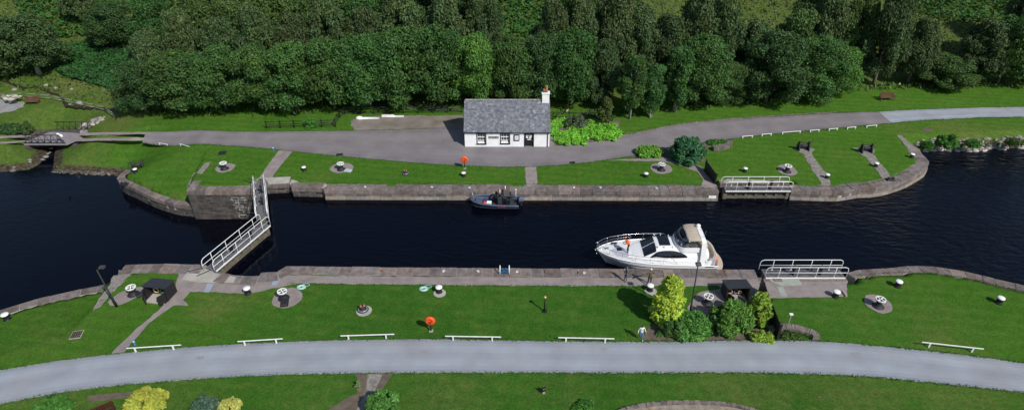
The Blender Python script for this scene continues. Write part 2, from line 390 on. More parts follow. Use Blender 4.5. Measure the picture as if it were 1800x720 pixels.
# ------------------------------------------------------------------ water
wm = bpy.data.materials.new("peat_water"); wm.use_nodes = True
nt = wm.node_tree; b = nt.nodes["Principled BSDF"]; b.inputs["Base Color"].default_value = (0.0012, 0.0019, 0.0052, 1); b.inputs["Roughness"].default_value = 0.07; b.inputs["IOR"].default_value = 1.235
geo = nt.nodes.new("ShaderNodeNewGeometry")
mp = nt.nodes.new("ShaderNodeMapping"); mp.inputs["Rotation"].default_value = (0, 0, R(24)); mp.inputs["Scale"].default_value = (0.8, 2.0, 1); nt.links.new(geo.outputs["Position"], mp.inputs[0])
n1 = nt.nodes.new("ShaderNodeTexNoise"); n1.inputs["Scale"].default_value = 1.05; n1.inputs["Detail"].default_value = 5; n1.inputs["Distortion"].default_value = 0.5; nt.links.new(mp.outputs[0], n1.inputs["Vector"])
n2 = nt.nodes.new("ShaderNodeTexNoise"); n2.inputs["Scale"].default_value = 0.09; n2.inputs["Detail"].default_value = 3; nt.links.new(geo.outputs["Position"], n2.inputs["Vector"])
sx = nt.nodes.new("ShaderNodeSeparateXYZ"); nt.links.new(geo.outputs["Position"], sx.inputs[0])
r1 = nt.nodes.new("ShaderNodeMapRange"); r1.inputs[1].default_value = -22; r1.inputs[2].default_value = 28; r1.inputs[3].default_value = 0.10; r1.inputs[4].default_value = 0.65; nt.links.new(sx.outputs[0], r1.inputs[0])
r2 = nt.nodes.new("ShaderNodeMapRange"); r2.inputs[1].default_value = 0.35; r2.inputs[2].default_value = 0.65; r2.inputs[3].default_value = 0.3; r2.inputs[4].default_value = 1.0; nt.links.new(n2.outputs[0], r2.inputs[0])
mm = nt.nodes.new("ShaderNodeMath"); mm.operation = 'MULTIPLY'; nt.links.new(r1.outputs[0], mm.inputs[0]); nt.links.new(r2.outputs[0], mm.inputs[1])
bp = nt.nodes.new("ShaderNodeBump"); bp.inputs["Distance"].default_value = 0.30; nt.links.new(mm.outputs[0], bp.inputs["Strength"]); nt.links.new(n1.outputs[0], bp.inputs["Height"]); nt.links.new(bp.outputs[0], b.inputs["Normal"])
def flat_sheet(name, poly, z, m):
    vs = [Vector((p[0], p[1], 0)) for p in poly]; me = bpy.data.meshes.new(name)
    fs = []
    for a, b_, c in tessellate_polygon([vs]):
        cr = (vs[b_] - vs[a]).cross(vs[c] - vs[a]).z
        fs.append((a, b_, c) if cr > 0 else (a, c, b_))
    me.from_pydata([(v.x, v.y, z) for v in vs], [], fs); me.materials.append(m)
    o = bpy.data.objects.new(name, me); COL.objects.link(o); return o
HN, AP, HF = P(366, 473, 0), P(467, 388, 0), P(461, 320, 0)       # gate heel near, mitre, gate heel far
gate_line = [(HN.x, HN.y - 0.6), (HN.x, HN.y), (AP.x, AP.y), (HF.x, HF.y), (HF.x, HF.y + 1.0)]
lowp = gate_line + [(-32.5, HF.y + 1.0), (-32.5, 57), (-36, 60), (-36, 75), (-200, 75), (-200, 20), (-60, 30), (-33, 36), (-30, HN.y - 0.6)]
upp = gate_line + [(-20, HF.y + 1.0), (20, 56), (24, 58), (60, 75), (260, 90), (260, 0), (140, 24), (60, 34), (40, 38), (20, 39.5), (-20, 39.5)]
tag(flat_sheet("water_lower_reach", lowp, LOW_Z, wm), kind="structure")
tag(flat_sheet("water_lock_chamber", upp, UP_Z, wm), kind="structure")

# ------------------------------------------------------------------ roads and paved sheets
M_GRAVEL = mat("road_gravel", (0.285, 0.312, 0.350), 0.95, 0.10, 0.5, 0.35, 60, dirt=(0.27, 0.265, 0.27), dirt_scale=0.35, dirt_amt=0.6)
M_ASPHALT = mat("road_asphalt", (0.182, 0.165, 0.172), 0.9, 0.12, 0.35, 0.25, 70, dirt=(0.225, 0.205, 0.205), dirt_scale=0.5, dirt_amt=0.6)
M_PATH = mat("path_chippings", (0.265, 0.225, 0.215), 0.95, 0.14, 1.2, 0.4, 60, dirt=(0.19, 0.16, 0.145), dirt_scale=0.7, dirt_amt=0.55)
M_YARD = mat("yard_gravel", (0.20, 0.175, 0.155), 0.95, 0.2, 0.8, 0.4, 50, dirt=(0.12, 0.11, 0.06), dirt_scale=0.5, dirt_amt=0.7)
M_SETTS = mat("stone_setts", (0.24, 0.215, 0.20), 0.9, 0.25, 5.0, 0.6, 9, dirt=(0.06, 0.085, 0.03), dirt_scale=2.2, dirt_amt=0.6)
M_CONC = mat("concrete", (0.40, 0.375, 0.33), 0.85, 0.12, 0.9, 0.2, 40, dirt=(0.22, 0.215, 0.2), dirt_scale=1.3, dirt_amt=0.6)
M_SOIL = mat("bare_soil", (0.12, 0.095, 0.07), 0.95, 0.25, 2.0, 0.5, 20)
def ragged(pts, amp, step=0.35):
    pts = resample(pts, step); out = []
    for i, p in enumerate(pts):
        a = pts[max(i - 1, 0)]; c = pts[min(i + 1, len(pts) - 1)]; t = (c - a); t.z = 0
        if t.length < 1e-6: out.append(p); continue
        n = Vector((-t.y, t.x, 0)).normalized(); k = random.uniform(-1, 1) * amp + amp * 0.8 * math.sin(i * 0.37) * math.sin(i * 0.11)
        out.append(p + n * k)
    return out
def put(px): return [G(a, b_) for a, b_ in px]
def band(name, A, B, na, m, off=0.022, rag=0.10, label=None, bands=None, kind="structure", step=0.4):
    """a long sheet between two edges given as ground points"""
    A = cat_rom(A, 8); B = cat_rom(B, 8)
    def param(pl, n):
        d = [0]
        for a, c in zip(pl[:-1], pl[1:]): d.append(d[-1] + (c - a).length)
        out = []
        j = 0
        for i in range(n):
            s_ = d[-1] * i / (n - 1)
            while j < len(d) - 2 and d[j + 1] < s_: j += 1
            f = (s_ - d[j]) / max(1e-9, d[j + 1] - d[j]); out.append(pl[j].lerp(pl[j + 1], f))
        return out
    L_ = sum((c - a).length for a, c in zip(A[:-1], A[1:])); n = max(4, int(L_ / step))
    a_, b_ = param(A, n), param(B, n)
    V, Fq, T = [], [], []
    for i in range(n):
        ra = rag * random.uniform(-1, 1); rb = rag * random.uniform(-1, 1)
        w = (b_[i] - a_[i]); w.z = 0; wl = w.length; w.normalize()
        for j in range(na + 1):
            p = a_[i] + w * (wl * j / na)
            if j == 0: p = p + w * ra
            if j == na: p = p + w * rb
            V.append((p.x, p.y, 0))
    V = np.array(V); V[:, 2] = hb(V[:, 0], V[:, 1]) + off
    for i in range(n - 1):
        for j in range(na):
            Fq.append((i * (na + 1) + j, i * (na + 1) + j + 1, (i + 1) * (na + 1) + j + 1, (i + 1) * (na + 1) + j))
            t = bands[j] if bands else 1.0; T.append((t, t, t))
    Fq = np.array(Fq)
    p0, p1, p2 = V[Fq[0, 0]], V[Fq[0, 1]], V[Fq[0, 2]]
    if np.cross(p1 - p0, p2 - p0)[2] < 0: Fq = Fq[:, ::-1]
    me = fast_mesh(name, V, Fq, np.array(T), m, smooth=True); o = bpy.data.objects.new(name, me); COL.objects.link(o)
    return tag(o, label, kind=kind)
def patch(name, px, m, off=0.022, rag=0.08, smooth=0, kind="structure", pts=None, label=None, cat=None):
    pts = pts or put(px)
    if smooth: pts = cat_rom(pts, smooth, closed=True)
    pts = ragged(pts + [pts[0]], rag, 0.35)[:-1]
    vs = [Vector((p.x, p.y, 0)) for p in pts]; fs = []
    for a, b_, c in tessellate_polygon([vs]):
        cr = (vs[b_] - vs[a]).cross(vs[c] - vs[a]).z; fs.append((a, b_, c) if cr > 0 else (a, c, b_))
    mb = MB(); mb.add([(v.x, v.y, float(hb(v.x, v.y)) + off) for v in vs], fs); o = mb.build(name, m); return tag(o, label, cat, kind=kind)
nrA = [G(-500, 725), G(-250, 684), G(-100, 663), G(0, 650), G(100, 634), G(200, 622), G(320, 611), G(420, 604), G(600, 597.5), G(760, 596), G(900, 598), G(1050, 600), G(1180, 600), G(1290, 598), G(1380, 598), G(1450, 600), G(1550, 608), G(1700, 624), G(1800, 638), G(1900, 652), G(2050, 676), G(2300, 720)]
nrB = [G(-500, 808), G(-250, 754), G(-100, 727), G(0, 710), G(100, 691), G(200, 678), G(320, 668), G(450, 660), G(620, 656), G(760, 655), G(900, 655), G(1050, 655.5), G(1200, 655), G(1300, 655), G(1370, 656), G(1450, 658), G(1550, 664), G(1680, 677), G(1800, 690), G(1900, 706), G(2050, 736), G(2300, 790)]
band("gravel_road", nrA, nrB, 10, M_GRAVEL, rag=0.035, step=.22, bands=[.82, .97, 1.06, 1.02, .94, .96, 1.03, 1.06, .98, .84])
frA = [G(258, 231.5), G(400, 231), G(520, 231), G(620, 230), G(700, 228), G(772, 226), G(812, 228), G(890, 240), G(990, 243), G(1085, 241), G(1150, 227), G(1200, 218), G(1300, 209), G(1400, 203), G(1470, 199), G(1545, 196.5)]
frB = [G(250, 250.5), G(340, 254), G(440, 259), G(510, 266), G(600, 275), G(700, 284), G(790, 290), G(880, 293.5), G(960, 292), G(1030, 286), G(1090, 277.5), G(1140, 270), G(1200, 257), G(1290, 244), G(1400, 232), G(1568, 217)]
band("asphalt_road", frA, frB, 8, M_ASPHALT, rag=0.03, step=.25, bands=[.9, 1.05, 1.0, .95, 1.0, 1.06, 1.0, .88])
grA = [G(1545, 196.5), G(1600, 193.5), G(1700, 190), G(1800, 188), Vector((110, 75, 0)), Vector((160, 82, 0))]
grB = [G(1568, 217), G(1620, 212), G(1700, 208.5), G(1800, 206), Vector((112, 70, 0)), Vector((164, 77, 0))]
band("gravel_towpath", grA, grB, 6, M_GRAVEL, off=0.026, rag=0.04, bands=[.9, 1.05, 1, .93, 1.05, .92])
tw = [(262, 233, 262, 237.5), (200, 234, 200, 238), (145, 234.5, 145, 238.5)]
band("wheel_track_upper", [G(264, 232.5), G(220, 232.5), G(180, 233), G(140, 234)], [G(264, 237), G(220, 237), G(180, 237.5), G(140, 238.5)], 2, M_PATH, rag=0.05)
band("wheel_track_lower", [G(256, 242.5), G(220, 242.5), G(180, 243), G(134, 244)], [G(252, 246.5), G(220, 247), G(180, 247.5), G(130, 248.5)], 2, M_PATH, rag=0.05)
band("wheel_track_far_upper", [G(62, 236), G(30, 238), G(-10, 240), G(-120, 244)], [G(56, 240), G(30, 242), G(-10, 244), G(-120, 248)], 2, M_PATH, rag=0.05)
band("wheel_track_far_lower", [G(56, 245), G(30, 248), G(-10, 250), G(-120, 255)], [G(52, 248.5), G(30, 251), G(-10, 254), G(-120, 259)], 2, M_PATH, rag=0.05)
patch("yard", [(622, 231), (617, 214), (626, 206), (680, 205), (745, 203), (812, 203), (822, 226), (772, 229), (700, 231)], M_YARD, off=0.016, rag=0.12)
patch("cottage_apron", [(772, 224), (812, 226), (966, 226), (976, 258), (960, 268), (820, 270), (780, 255)], M_ASPHALT, off=0.034, rag=0.04)
patch("quay_path", [(318, 467), (362, 470), (378, 480), (415, 488), (456, 488), (489, 482), (500, 476), (506, 483), (700, 486), (1000, 487), (1320, 488), (1333, 489), (1340, 524), (1322, 545), (1268, 562), (1216, 562), (1208, 540), (1228, 514), (1268, 507), (1262, 502), (1150, 503), (900, 502), (700, 500), (545, 498), (515, 499), (488, 505), (440, 516), (388, 514), (334, 513), (322, 527), (329, 533), (330, 537), (305, 536), (262, 568), (216, 622), (196, 621), (240, 578), (288, 537), (302, 522), (309, 500)], M_PATH, rag=0.05)
patch("quay_path_right", [(1343, 490), (1487, 490), (1489, 521), (1352, 524)], M_PATH, rag=0.04)
patch("side_path", [(490, 264), (514, 266), (482, 306), (478, 314), (455, 315), (446, 330), (436, 330), (444, 318), (456, 312)], M_PATH, rag=0.04, off=0.02)
patch("cross_path", [(922, 292.5), (942, 292.5), (946, 328), (926, 328)], M_PATH, rag=0.04, off=0.02)
patch("garden_path", [(1070, 282), (1100, 280), (1165, 277), (1185, 278), (1232, 293), (1243, 309), (1258, 322), (1262, 330), (1232, 330), (1236, 316), (1226, 302), (1192, 290), (1160, 283), (1110, 283)], M_PATH, rag=0.05)
for nm, pts in (("winch_path", [(1395, 262), (1412, 258), (1432, 262), (1428, 270), (1442, 294), (1457, 308), (1461, 331), (1444, 332), (1440, 316), (1418, 282), (1411, 270)]),
                ("winch_path", [(1499, 260), (1522, 257), (1540, 264), (1536, 270), (1548, 288), (1560, 302), (1572, 320), (1556, 322), (1540, 300), (1522, 276), (1512, 270)]),
                ("winch_path", [(1577, 238), (1583, 237), (1597, 250), (1616, 262), (1622, 271), (1606, 272), (1590, 254)])):
    patch(nm, pts, M_SETTS, rag=0.09)
patch("strip_far", [(361, 287), (372, 284), (366, 292), (356, 306), (346, 321), (340, 334), (329, 334), (331, 322), (345, 304)], M_SETTS, rag=0.05, off=0.03)
patch("strip_near", [(226, 474), (232, 480), (212, 500), (196, 516), (180, 538), (163, 545), (170, 532), (190, 508), (208, 488)], M_SETTS, rag=0.08, off=0.03)
patch("patio", [(-40, 176), (0, 175), (24, 178), (44, 180), (40, 188), (22, 196), (-10, 200), (-40, 198)], mat("patio_gravel", (0.24, 0.235, 0.235), .95, .15, 1.5), rag=0.1, off=0.03)
for pts in ([(1218, 546), (1224, 520), (1240, 510), (1266, 512), (1270, 530), (1258, 556), (1230, 558)],):
    pass
def disc(px, py, rx, ry, m, nm, off=0.03, rot=0.0):
    c = G(px, py); pts = [c + Vector((math.cos(a) * rx * math.cos(rot) - math.sin(a) * ry * math.sin(rot), math.cos(a) * rx * math.sin(rot) + math.sin(a) * ry * math.cos(rot), 0)) for a in np.linspace(0, 2 * math.pi, 18, endpoint=False)]
    return patch(nm, None, m, off=off, rag=0.06, pts=pts)
for px, py, rx, ry, rt in ((396, 295, 1.0, 1.0, .3), (601, 295, 1.25, 1.05, 0), (1162, 296, 1.15, 1.15, 0), (1383, 299, 1.0, 1.1, 0), (505, 523, 1.15, 1.2, .5), (222, 520, 1.3, 0.8, .8), (1543, 533, 1.0, 1.1, 0)):
    disc(px, py, rx, ry, M_PATH, "capstan_pad", rot=rt)
M_STAIN = mat("gravel_stain", (0.262, 0.275, 0.30), 0.95, 0.15, 2.0, 0.3, 40, dirt=(0.17, 0.15, 0.12), dirt_scale=2.0, dirt_amt=0.5)
for px, py, rx, ry in ((1503, 622, .36, .2), (746, 617, .3, .15), (352, 628, .28, .14), (1062, 612, .2, .1)):
    disc(px, py, rx, ry, M_STAIN, "road_stain", off=0.028)
patch("planting_bed_far", [(1085, 276), (1112, 262), (1165, 258), (1205, 250), (1235, 262), (1240, 285), (1185, 277), (1160, 278)], M_SOIL, off=0.012, rag=0.1)
patch("planting_bed_near", [(1136, 578), (1180, 560), (1215, 566), (1290, 560), (1345, 570), (1365, 592), (1362, 597), (1180, 598), (1130, 597)], M_SOIL, off=0.03, rag=0.1)
patch("planting_bed_cottage", [(970, 212), (1040, 206), (1090, 212), (1088, 240), (1040, 250), (974, 257)], M_SOIL, off=0.04, rag=0.05)
patch("bare_patch", [(1622, 226), (1630, 224), (1640, 228), (1636, 232), (1624, 231)], M_SOIL, off=0.012, rag=0.05)
patch("bare_patch", [(155, 655 + 40), (200, 690), (260, 686), (215, 700), (160, 706)], M_SOIL, off=0.012, rag=0.06)
patch("cobbled_path", [(646, 657), (672, 657), (662, 680), (650, 705), (640, 730), (622, 730), (634, 705), (645, 680)], M_SETTS, off=0.03, rag=0.03)
patch("path_soil", [(624, 656), (690, 656), (672, 684), (655, 720), (600, 730), (560, 735), (585, 712), (610, 700), (628, 690)], M_SOIL, off=0.014, rag=0.08)
patch("round_bed", [(1075, 745), (1090, 727), (1130, 714), (1190, 709), (1250, 710), (1300, 716), (1345, 729), (1370, 752)], mat("bed_gravel", (0.26, 0.22, 0.18), 0.95, 0.3, 3, 0.5, 25), off=0.03, rag=0.05)
# concrete aprons and pale slabs let into the quay
def slab(name, px, m=M_CONC, th=0.05, lab=None):
    pts = put(px); mb = MB(); z = max(p.z for p in pts); mb.prism([(p.x, p.y) for p in pts], z - 0.1, z + th); o = mb.build(name, m); return tag(o, kind="structure")
slab("concrete_apron", [(341, 466.5), (360, 466.5), (377, 480), (415, 487), (411, 497), (350, 496), (318, 492)])
slab("concrete_apron", [(464, 313), (511, 311), (508, 322), (473, 324)])
slab("concrete_apron", [(1352, 490.5), (1404, 491), (1410, 501), (1375, 503), (1356, 496)], mat("pale_slab", (0.30, 0.32, 0.28), 0.85, 0.12, 2, 0.1))
slab("concrete_apron", [(1358, 323), (1270, 322), (1278, 315), (1345, 317)])
slab("paved_strip", [(484, 482), (497, 483), (487, 500), (477, 502)], mat("blue_slab", (0.28, 0.32, 0.38), 0.8, 0.1, 2), 0.04)
slab("paved_strip", [(365, 498), (376, 498), (368, 513), (358, 513)], mat("blue_slab", (0.28, 0.32, 0.38), 0.8, 0.1, 2), 0.04)
slab("paved_strip", [(1366, 504), (1376, 504), (1384, 520), (1372, 520)], mat("pale_slab", (0.30, 0.32, 0.28), 0.85, 0.12, 2, 0.1), 0.035)
slab("stone_kerb", [(1480, 513), (1482, 512.5), (1489, 521), (1486, 522)], mat("sandstone_pale", (0.34, 0.28, 0.23), 0.9, 0.2, 3), 0.15)

# ------------------------------------------------------------------ masonry walls
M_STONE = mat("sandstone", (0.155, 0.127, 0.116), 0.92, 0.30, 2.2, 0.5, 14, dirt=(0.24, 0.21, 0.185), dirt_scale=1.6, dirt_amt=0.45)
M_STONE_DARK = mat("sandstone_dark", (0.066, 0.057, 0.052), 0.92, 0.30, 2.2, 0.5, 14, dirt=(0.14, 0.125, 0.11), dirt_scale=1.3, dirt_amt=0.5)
M_MORTAR = mat("lime_mortar", (0.36, 0.33, 0.29), 0.95, 0.2, 3.0, 0.3, 30)
M_MORTAR_D = mat("dark_mortar", (0.13, 0.12, 0.105), 0.95, 0.2, 3.0)
M_PLINTH = mat('pale_plinth', (0.26, 0.235, 0.20), 0.92, 0.25, 2.5, 0.4, 14)
def wall(name, label, top, side, width, zbot, stone=M_STONE, stone_top=None, mort=M_MORTAR, course=0.38, cop=0.36, cop_len=(0.8, 1.45), chamfer=0.0, blen=(0.6, 1.15), plinth=False):
    """retaining wall: top = points along the water edge, land lies on side (+1 left of travel, -1 right)"""
    root = thing(name, label, "wall", (0, 0, 0))
    stone_top = stone_top or stone
    d = [0.0]
    for a, c in zip(top[:-1], top[1:]): d.append(d[-1] + (c - a).length)
    def at(s_):
        s_ = min(max(s_, 0), d[-1] - 1e-6); j = 0
        while d[j + 1] < s_: j += 1
        f = (s_ - d[j]) / (d[j + 1] - d[j]); p = top[j].lerp(top[j + 1], f)
        def nrm(k):
            k = min(max(k, 0), len(top) - 2); t = top[k + 1] - top[k]; return Vector((-t.y, t.x, 0)).normalized() * side
        n = nrm(j)
        sharp = lambda k: 0 <= k < len(top) - 1 and nrm(k).dot(n) > 0.75
        if f < 0.5 and sharp(j - 1) and j > 0: n = (n.lerp((n + nrm(j - 1)) / 2, 1 - f * 2)).normalized()
        if f > 0.5 and sharp(j + 1): n = (n.lerp((n + nrm(j + 1)) / 2, f * 2 - 1)).normalized()
        return p, n
    cuts_at_corners = [d[i] for i in range(1, len(top) - 1) if (top[i] - top[i - 1]).normalized().dot((top[i + 1] - top[i]).normalized()) < 0.9]
    def pieces(l):
        s_ = 0.0; out = []
        while s_ < d[-1] - 0.05:
            e = s_ + random.uniform(*l)
            for q in cuts_at_corners:
                if s_ + 0.02 < q < e: e = q
            if d[-1] - e < 0.35: e = d[-1]
            out.append((s_, min(e, d[-1]))); s_ = e
        return out
    def block(mb, s0, s1, z0f, z1f, o0, o1, g, tint, bev):
        s0 += g; s1 -= g
        vs = []
        (pa, na), (pb, nb) = at(s0), at(s1 - 1e-4)
        for zf, k in ((z0f, 0), (z1f, bev)):
            vs += [pa + na * (o0 + k) + Vector((0, 0, zf)), pb + nb * (o0 + k) + Vector((0, 0, zf)), pb + nb * (o1 - k) + Vector((0, 0, zf)), pa + na * (o1 - k) + Vector((0, 0, zf))]
        if side > 0: fs = [(3, 2, 1, 0), (4, 5, 6, 7), (0, 1, 5, 4), (1, 2, 6, 5), (2, 3, 7, 6), (3, 0, 4, 7)]
        else: fs = [(0, 1, 2, 3), (7, 6, 5, 4), (4, 5, 1, 0), (5, 6, 2, 1), (6, 7, 3, 2), (7, 4, 0, 3)]
        mb.add(vs, fs, tint)
    def rt(v=0.22):
        k = random.uniform(1 - v, 1 + v); w = random.uniform(-0.06, 0.06); return (k * (1 + w), k, k * (1 - w))
    mb = MB()
    for s0, s1 in pieces(cop_len):
        block(mb, s0, s1, -cop, 0.05 + random.uniform(-0.02, 0.02), -0.04 - random.uniform(0, 0.03), width * random.uniform(0.90, 1.05), 0.022, rt(0.30), 0.035)
    mb.build("coping", stone_top, root)
    mb = MB(); z = -cop - 0.01; zmin = zbot - max(p.z for p in top)
    while z > zmin:
        for s0, s1 in pieces(blen):
            block(mb, s0, s1, z - course + 0.03, z, 0.0 + random.uniform(-0.015, 0.02), 0.5, 0.016, rt(0.38), 0.0)
        z -= course
    mb.build("ashlar", stone, root)
    if plinth:
        mb = MB()
        for s0, s1 in pieces((0.9, 1.6)): block(mb, s0, s1, -1.25, -0.72, -0.14, 0.3, 0.012, rt(0.18), 0.02)
        mb.build("plinth_course", M_PLINTH, root)
    mb = MB(); pts = resample(top, 1.2)
    dd = 0.0; rings = []; prev = None
    ss = sorted(set([0.0, d[-1] - 1e-5] + [x for x in np.arange(0, d[-1], 1.0)] + [q - 2e-3 for q in cuts_at_corners] + [q + 2e-3 for q in cuts_at_corners]))
    for s_ in ss:
        p, n = at(s_); rings.append([p + n * 0.02 + Vector((0, 0, zmin)), p + n * 0.02 + Vector((0, 0, 0.018)), p + n * (width * 0.9) + Vector((0, 0, 0.018)), p + n * (width * 0.9) + Vector((0, 0, zmin))])
    mb.loft(rings, closed=True, smooth=False, caps=True); mb.build("core", mort, root, recalc=True)
    return root
near_w = near_edge
wall("quay_wall", "long stone edge of the near quay between the closed gates and the open gate", near_w[2:14], -1, 1.15, -2.2)
wall("quay_wall", "short stone recess edge behind the near open gate", near_w[13:16], -1, 0.55, -2.2)
wall("quay_wall", "curved stone edge of the near lawn at the right of the open gate", near_w[16:], -1, 0.9, -2.2)
wall("quay_wall", "stone edge above the lower reach beside the black shed at left", near_w[0:3], -1, 1.2, -4.2)
wall("wing_wall", "sloping stone edge climbing from the low left bank to the near quay corner", corner_near, -1, 1.0, -4.2)
wall("bank_wall", "low stone edge of the near left lawn along the lower reach", CURVE_NEAR[::-1][0:], -1, 0.9, -4.0)
wall("quay_wall", "long reddish stone wall of the far quay with the workboat moored on it", far_edge[7:11], 1, 1.3, -2.2, plinth=True)
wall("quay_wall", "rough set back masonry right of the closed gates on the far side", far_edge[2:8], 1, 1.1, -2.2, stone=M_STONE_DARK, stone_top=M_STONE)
wall("quay_wall", "stone recess edge behind the far open gate", far_edge[11:13], 1, 0.9, -2.2)
wall("quay_wall", "rounded stone head wall of the far lawn at the right", [far_edge[13]] + cat_rom(far_edge[14:], 3), 1, 1.25, -2.2, plinth=True)
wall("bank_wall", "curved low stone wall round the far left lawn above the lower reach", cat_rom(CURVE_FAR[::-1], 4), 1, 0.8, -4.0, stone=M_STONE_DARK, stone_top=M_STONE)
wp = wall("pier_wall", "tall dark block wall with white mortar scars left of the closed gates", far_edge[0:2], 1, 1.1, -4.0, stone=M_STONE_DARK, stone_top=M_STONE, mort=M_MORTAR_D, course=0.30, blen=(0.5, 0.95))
fl0, fl1 = FLANK_FAR
wall("flank_wall", "stepped dark end wall of the tall pier above the low left lawn", [fl0.lerp(fl1, 0.35) , fl0 + Vector((-0.0, 0.05, 0))], 1, 0.9, -4.0, stone=M_STONE_DARK, stone_top=M_STONE, mort=M_MORTAR_D, course=0.30)
mb = MB()
yw = fl0.y - 0.03; xs0 = P(402, 335).x
for i in range(90):
    k = random.random(); z = -0.68 - 0.30 * random.randint(0, 7); x0 = xs0 + abs(random.gauss(0, 1)) * 1.1 + (-z) * .12
    if x0 > P(442, 335).x: continue
    t = random.uniform(.35, 1.0); tt = (t, t, t * .97)
    if k < .6: w_ = random.uniform(0.15, 0.55); mb.box((x0, yw, z), (w_, 0.05, random.uniform(0.025, 0.07)), jit=0.014, tint=tt)
    else: mb.box((x0, yw, z - .15), (random.uniform(0.03, 0.07), 0.05, 0.28), jit=0.014, tint=tt)
mb.build("mortar_scar", mat("white_efflorescence", (0.42, 0.42, 0.40), 0.9, 0.3, 6), wp)
# ------------------------------------------------------------------ plants
M_BARK = mat("bark", (0.10, 0.085, 0.07), 0.95, 0.3, 4)
M_BARK_PALE = mat("pale_bark", (0.30, 0.28, 0.25), 0.9, 0.3, 3)
def leafmat(name, c, objvar=0.5, tr=0.28): return mat(name, c, 0.6, 0.22, 0.35, spec=0.3, trans=tr, objvar=objvar)
L_BROAD = leafmat("leaf_broad", (0.062, 0.141, 0.032))
L_BIRCH = leafmat("leaf_birch", (0.082, 0.135, 0.046), 0.5)
L_DARK = leafmat("leaf_dark", (0.050, 0.105, 0.030), 0.4)
L_LIME = leafmat("leaf_lime", (0.093, 0.225, 0.039), 0.3)
L_OLIVE = leafmat("leaf_olive", (0.086, 0.155, 0.038), 0.3)
L_BRONZE = leafmat("leaf_bronze", (0.058, 0.112, 0.036), 0.3)
L_GOLD = leafmat("leaf_gold", (0.46, 0.60, 0.07), 0.0, 0.2)
L_GOLD2 = leafmat("leaf_gold_green", (0.26, 0.40, 0.05), 0.0, 0.2)
L_CREAM = leafmat("leaf_cream", (0.45, 0.47, 0.12), 0.0, 0.2)
L_BLUE = leafmat("leaf_blue_green", (0.07, 0.135, 0.09), 0.0, 0.15)
L_SEA = leafmat("leaf_sea_green", (0.048, 0.156, 0.066), 0.0, 0.2)
L_YEW = leafmat("leaf_yew", (0.095, 0.25, 0.045), 0.0, 0.2)
L_FRESH = leafmat("leaf_fresh", (0.075, 0.228, 0.035), 0.0, 0.25)
L_BED = leafmat("leaf_bed_lime", (0.205, 0.49, 0.05), 0.0, 0.25)
L_FERN = leafmat("fern", (0.042, 0.130, 0.022), 0.0, 0.25)
def leaves(name, lobes, n, size, m, seed=0, up=0.35, droop=0.0, spread=0.75, tv=0.28, elong=1.5, lobe_tv=0.2, spike=0.0):
    """n leaf sprays on the skins of overlapping lobes (cx,cy,cz,rx,rz)"""
    g = np.random.default_rng(seed); lo = np.array(lobes, float); w = lo[:, 3] * (lo[:, 3] + lo[:, 4]); w /= w.sum()
    k = g.choice(len(lo), int(n * 1.7), p=w); d = g.normal(size=(len(k), 3)); d[:, 2] += up * 1.2; d /= np.linalg.norm(d, axis=1)[:, None]
    rr = g.uniform(0.66, 1.10, len(k)) + 0.12 * np.sin(d[:, 0] * 7 + k) * np.sin(d[:, 1] * 6 + 2 * k) + 0.10 * np.sin(d[:, 2] * 9 + k * 3)
    L = lo[k]; P_ = L[:, :3] + d * np.stack([L[:, 3], L[:, 3], L[:, 4]], 1) * rr[:, None]
    keep = np.ones(len(k), bool)
    for i in range(0, len(lo)):
        q = (P_ - lo[i, :3]) / np.array([lo[i, 3], lo[i, 3], lo[i, 4]]); ins = (np.einsum('ij,ij->i', q, q) < 0.45) & (k != i); keep &= ~ins
    idx = np.where(keep)[0][:n]; P_ = P_[idx]; d = d[idx]; k = k[idx]; n = len(idx)
    nr = d + g.normal(size=(n, 3)) * spread; nr[:, 2] += 0.25; nr /= np.linalg.norm(nr, axis=1)[:, None]
    ref = g.normal(size=(n, 3)); ref[:, 2] -= droop * 3; ref += d * spike
    a = ref - nr * np.einsum('ij,ij->i', ref, nr)[:, None]; a /= np.linalg.norm(a, axis=1)[:, None] + 1e-9
    b = np.cross(nr, a); s_ = size * g.uniform(0.55, 1.35, n)[:, None]
    a = a * s_ * elong * 0.5; b = b * s_ * 0.5
    V = np.empty((n, 4, 3)); V[:, 0] = P_ - a; V[:, 1] = P_ + b * 0.9 - a * 0.1; V[:, 2] = P_ + a; V[:, 3] = P_ - b * 0.9 - a * 0.1 
    V[:, 2, 2] -= droop * s_[:, 0] * 0.4
    lt = g.uniform(1 - lobe_tv, 1 + lobe_tv, (len(lo), 1)); lh = g.uniform(-0.08, 0.08, (len(lo), 1))
    t = lt[k] * g.uniform(1 - tv, 1 + tv, (n, 1)); h = lh[k] + g.uniform(-0.08, 0.08, (n, 1)); T = np.concatenate([t * (1 + h), t, t * (1 - h)], 1)
    return fast_mesh(name, V.reshape(-1, 3), np.arange(n * 4).reshape(n, 4), T, m)
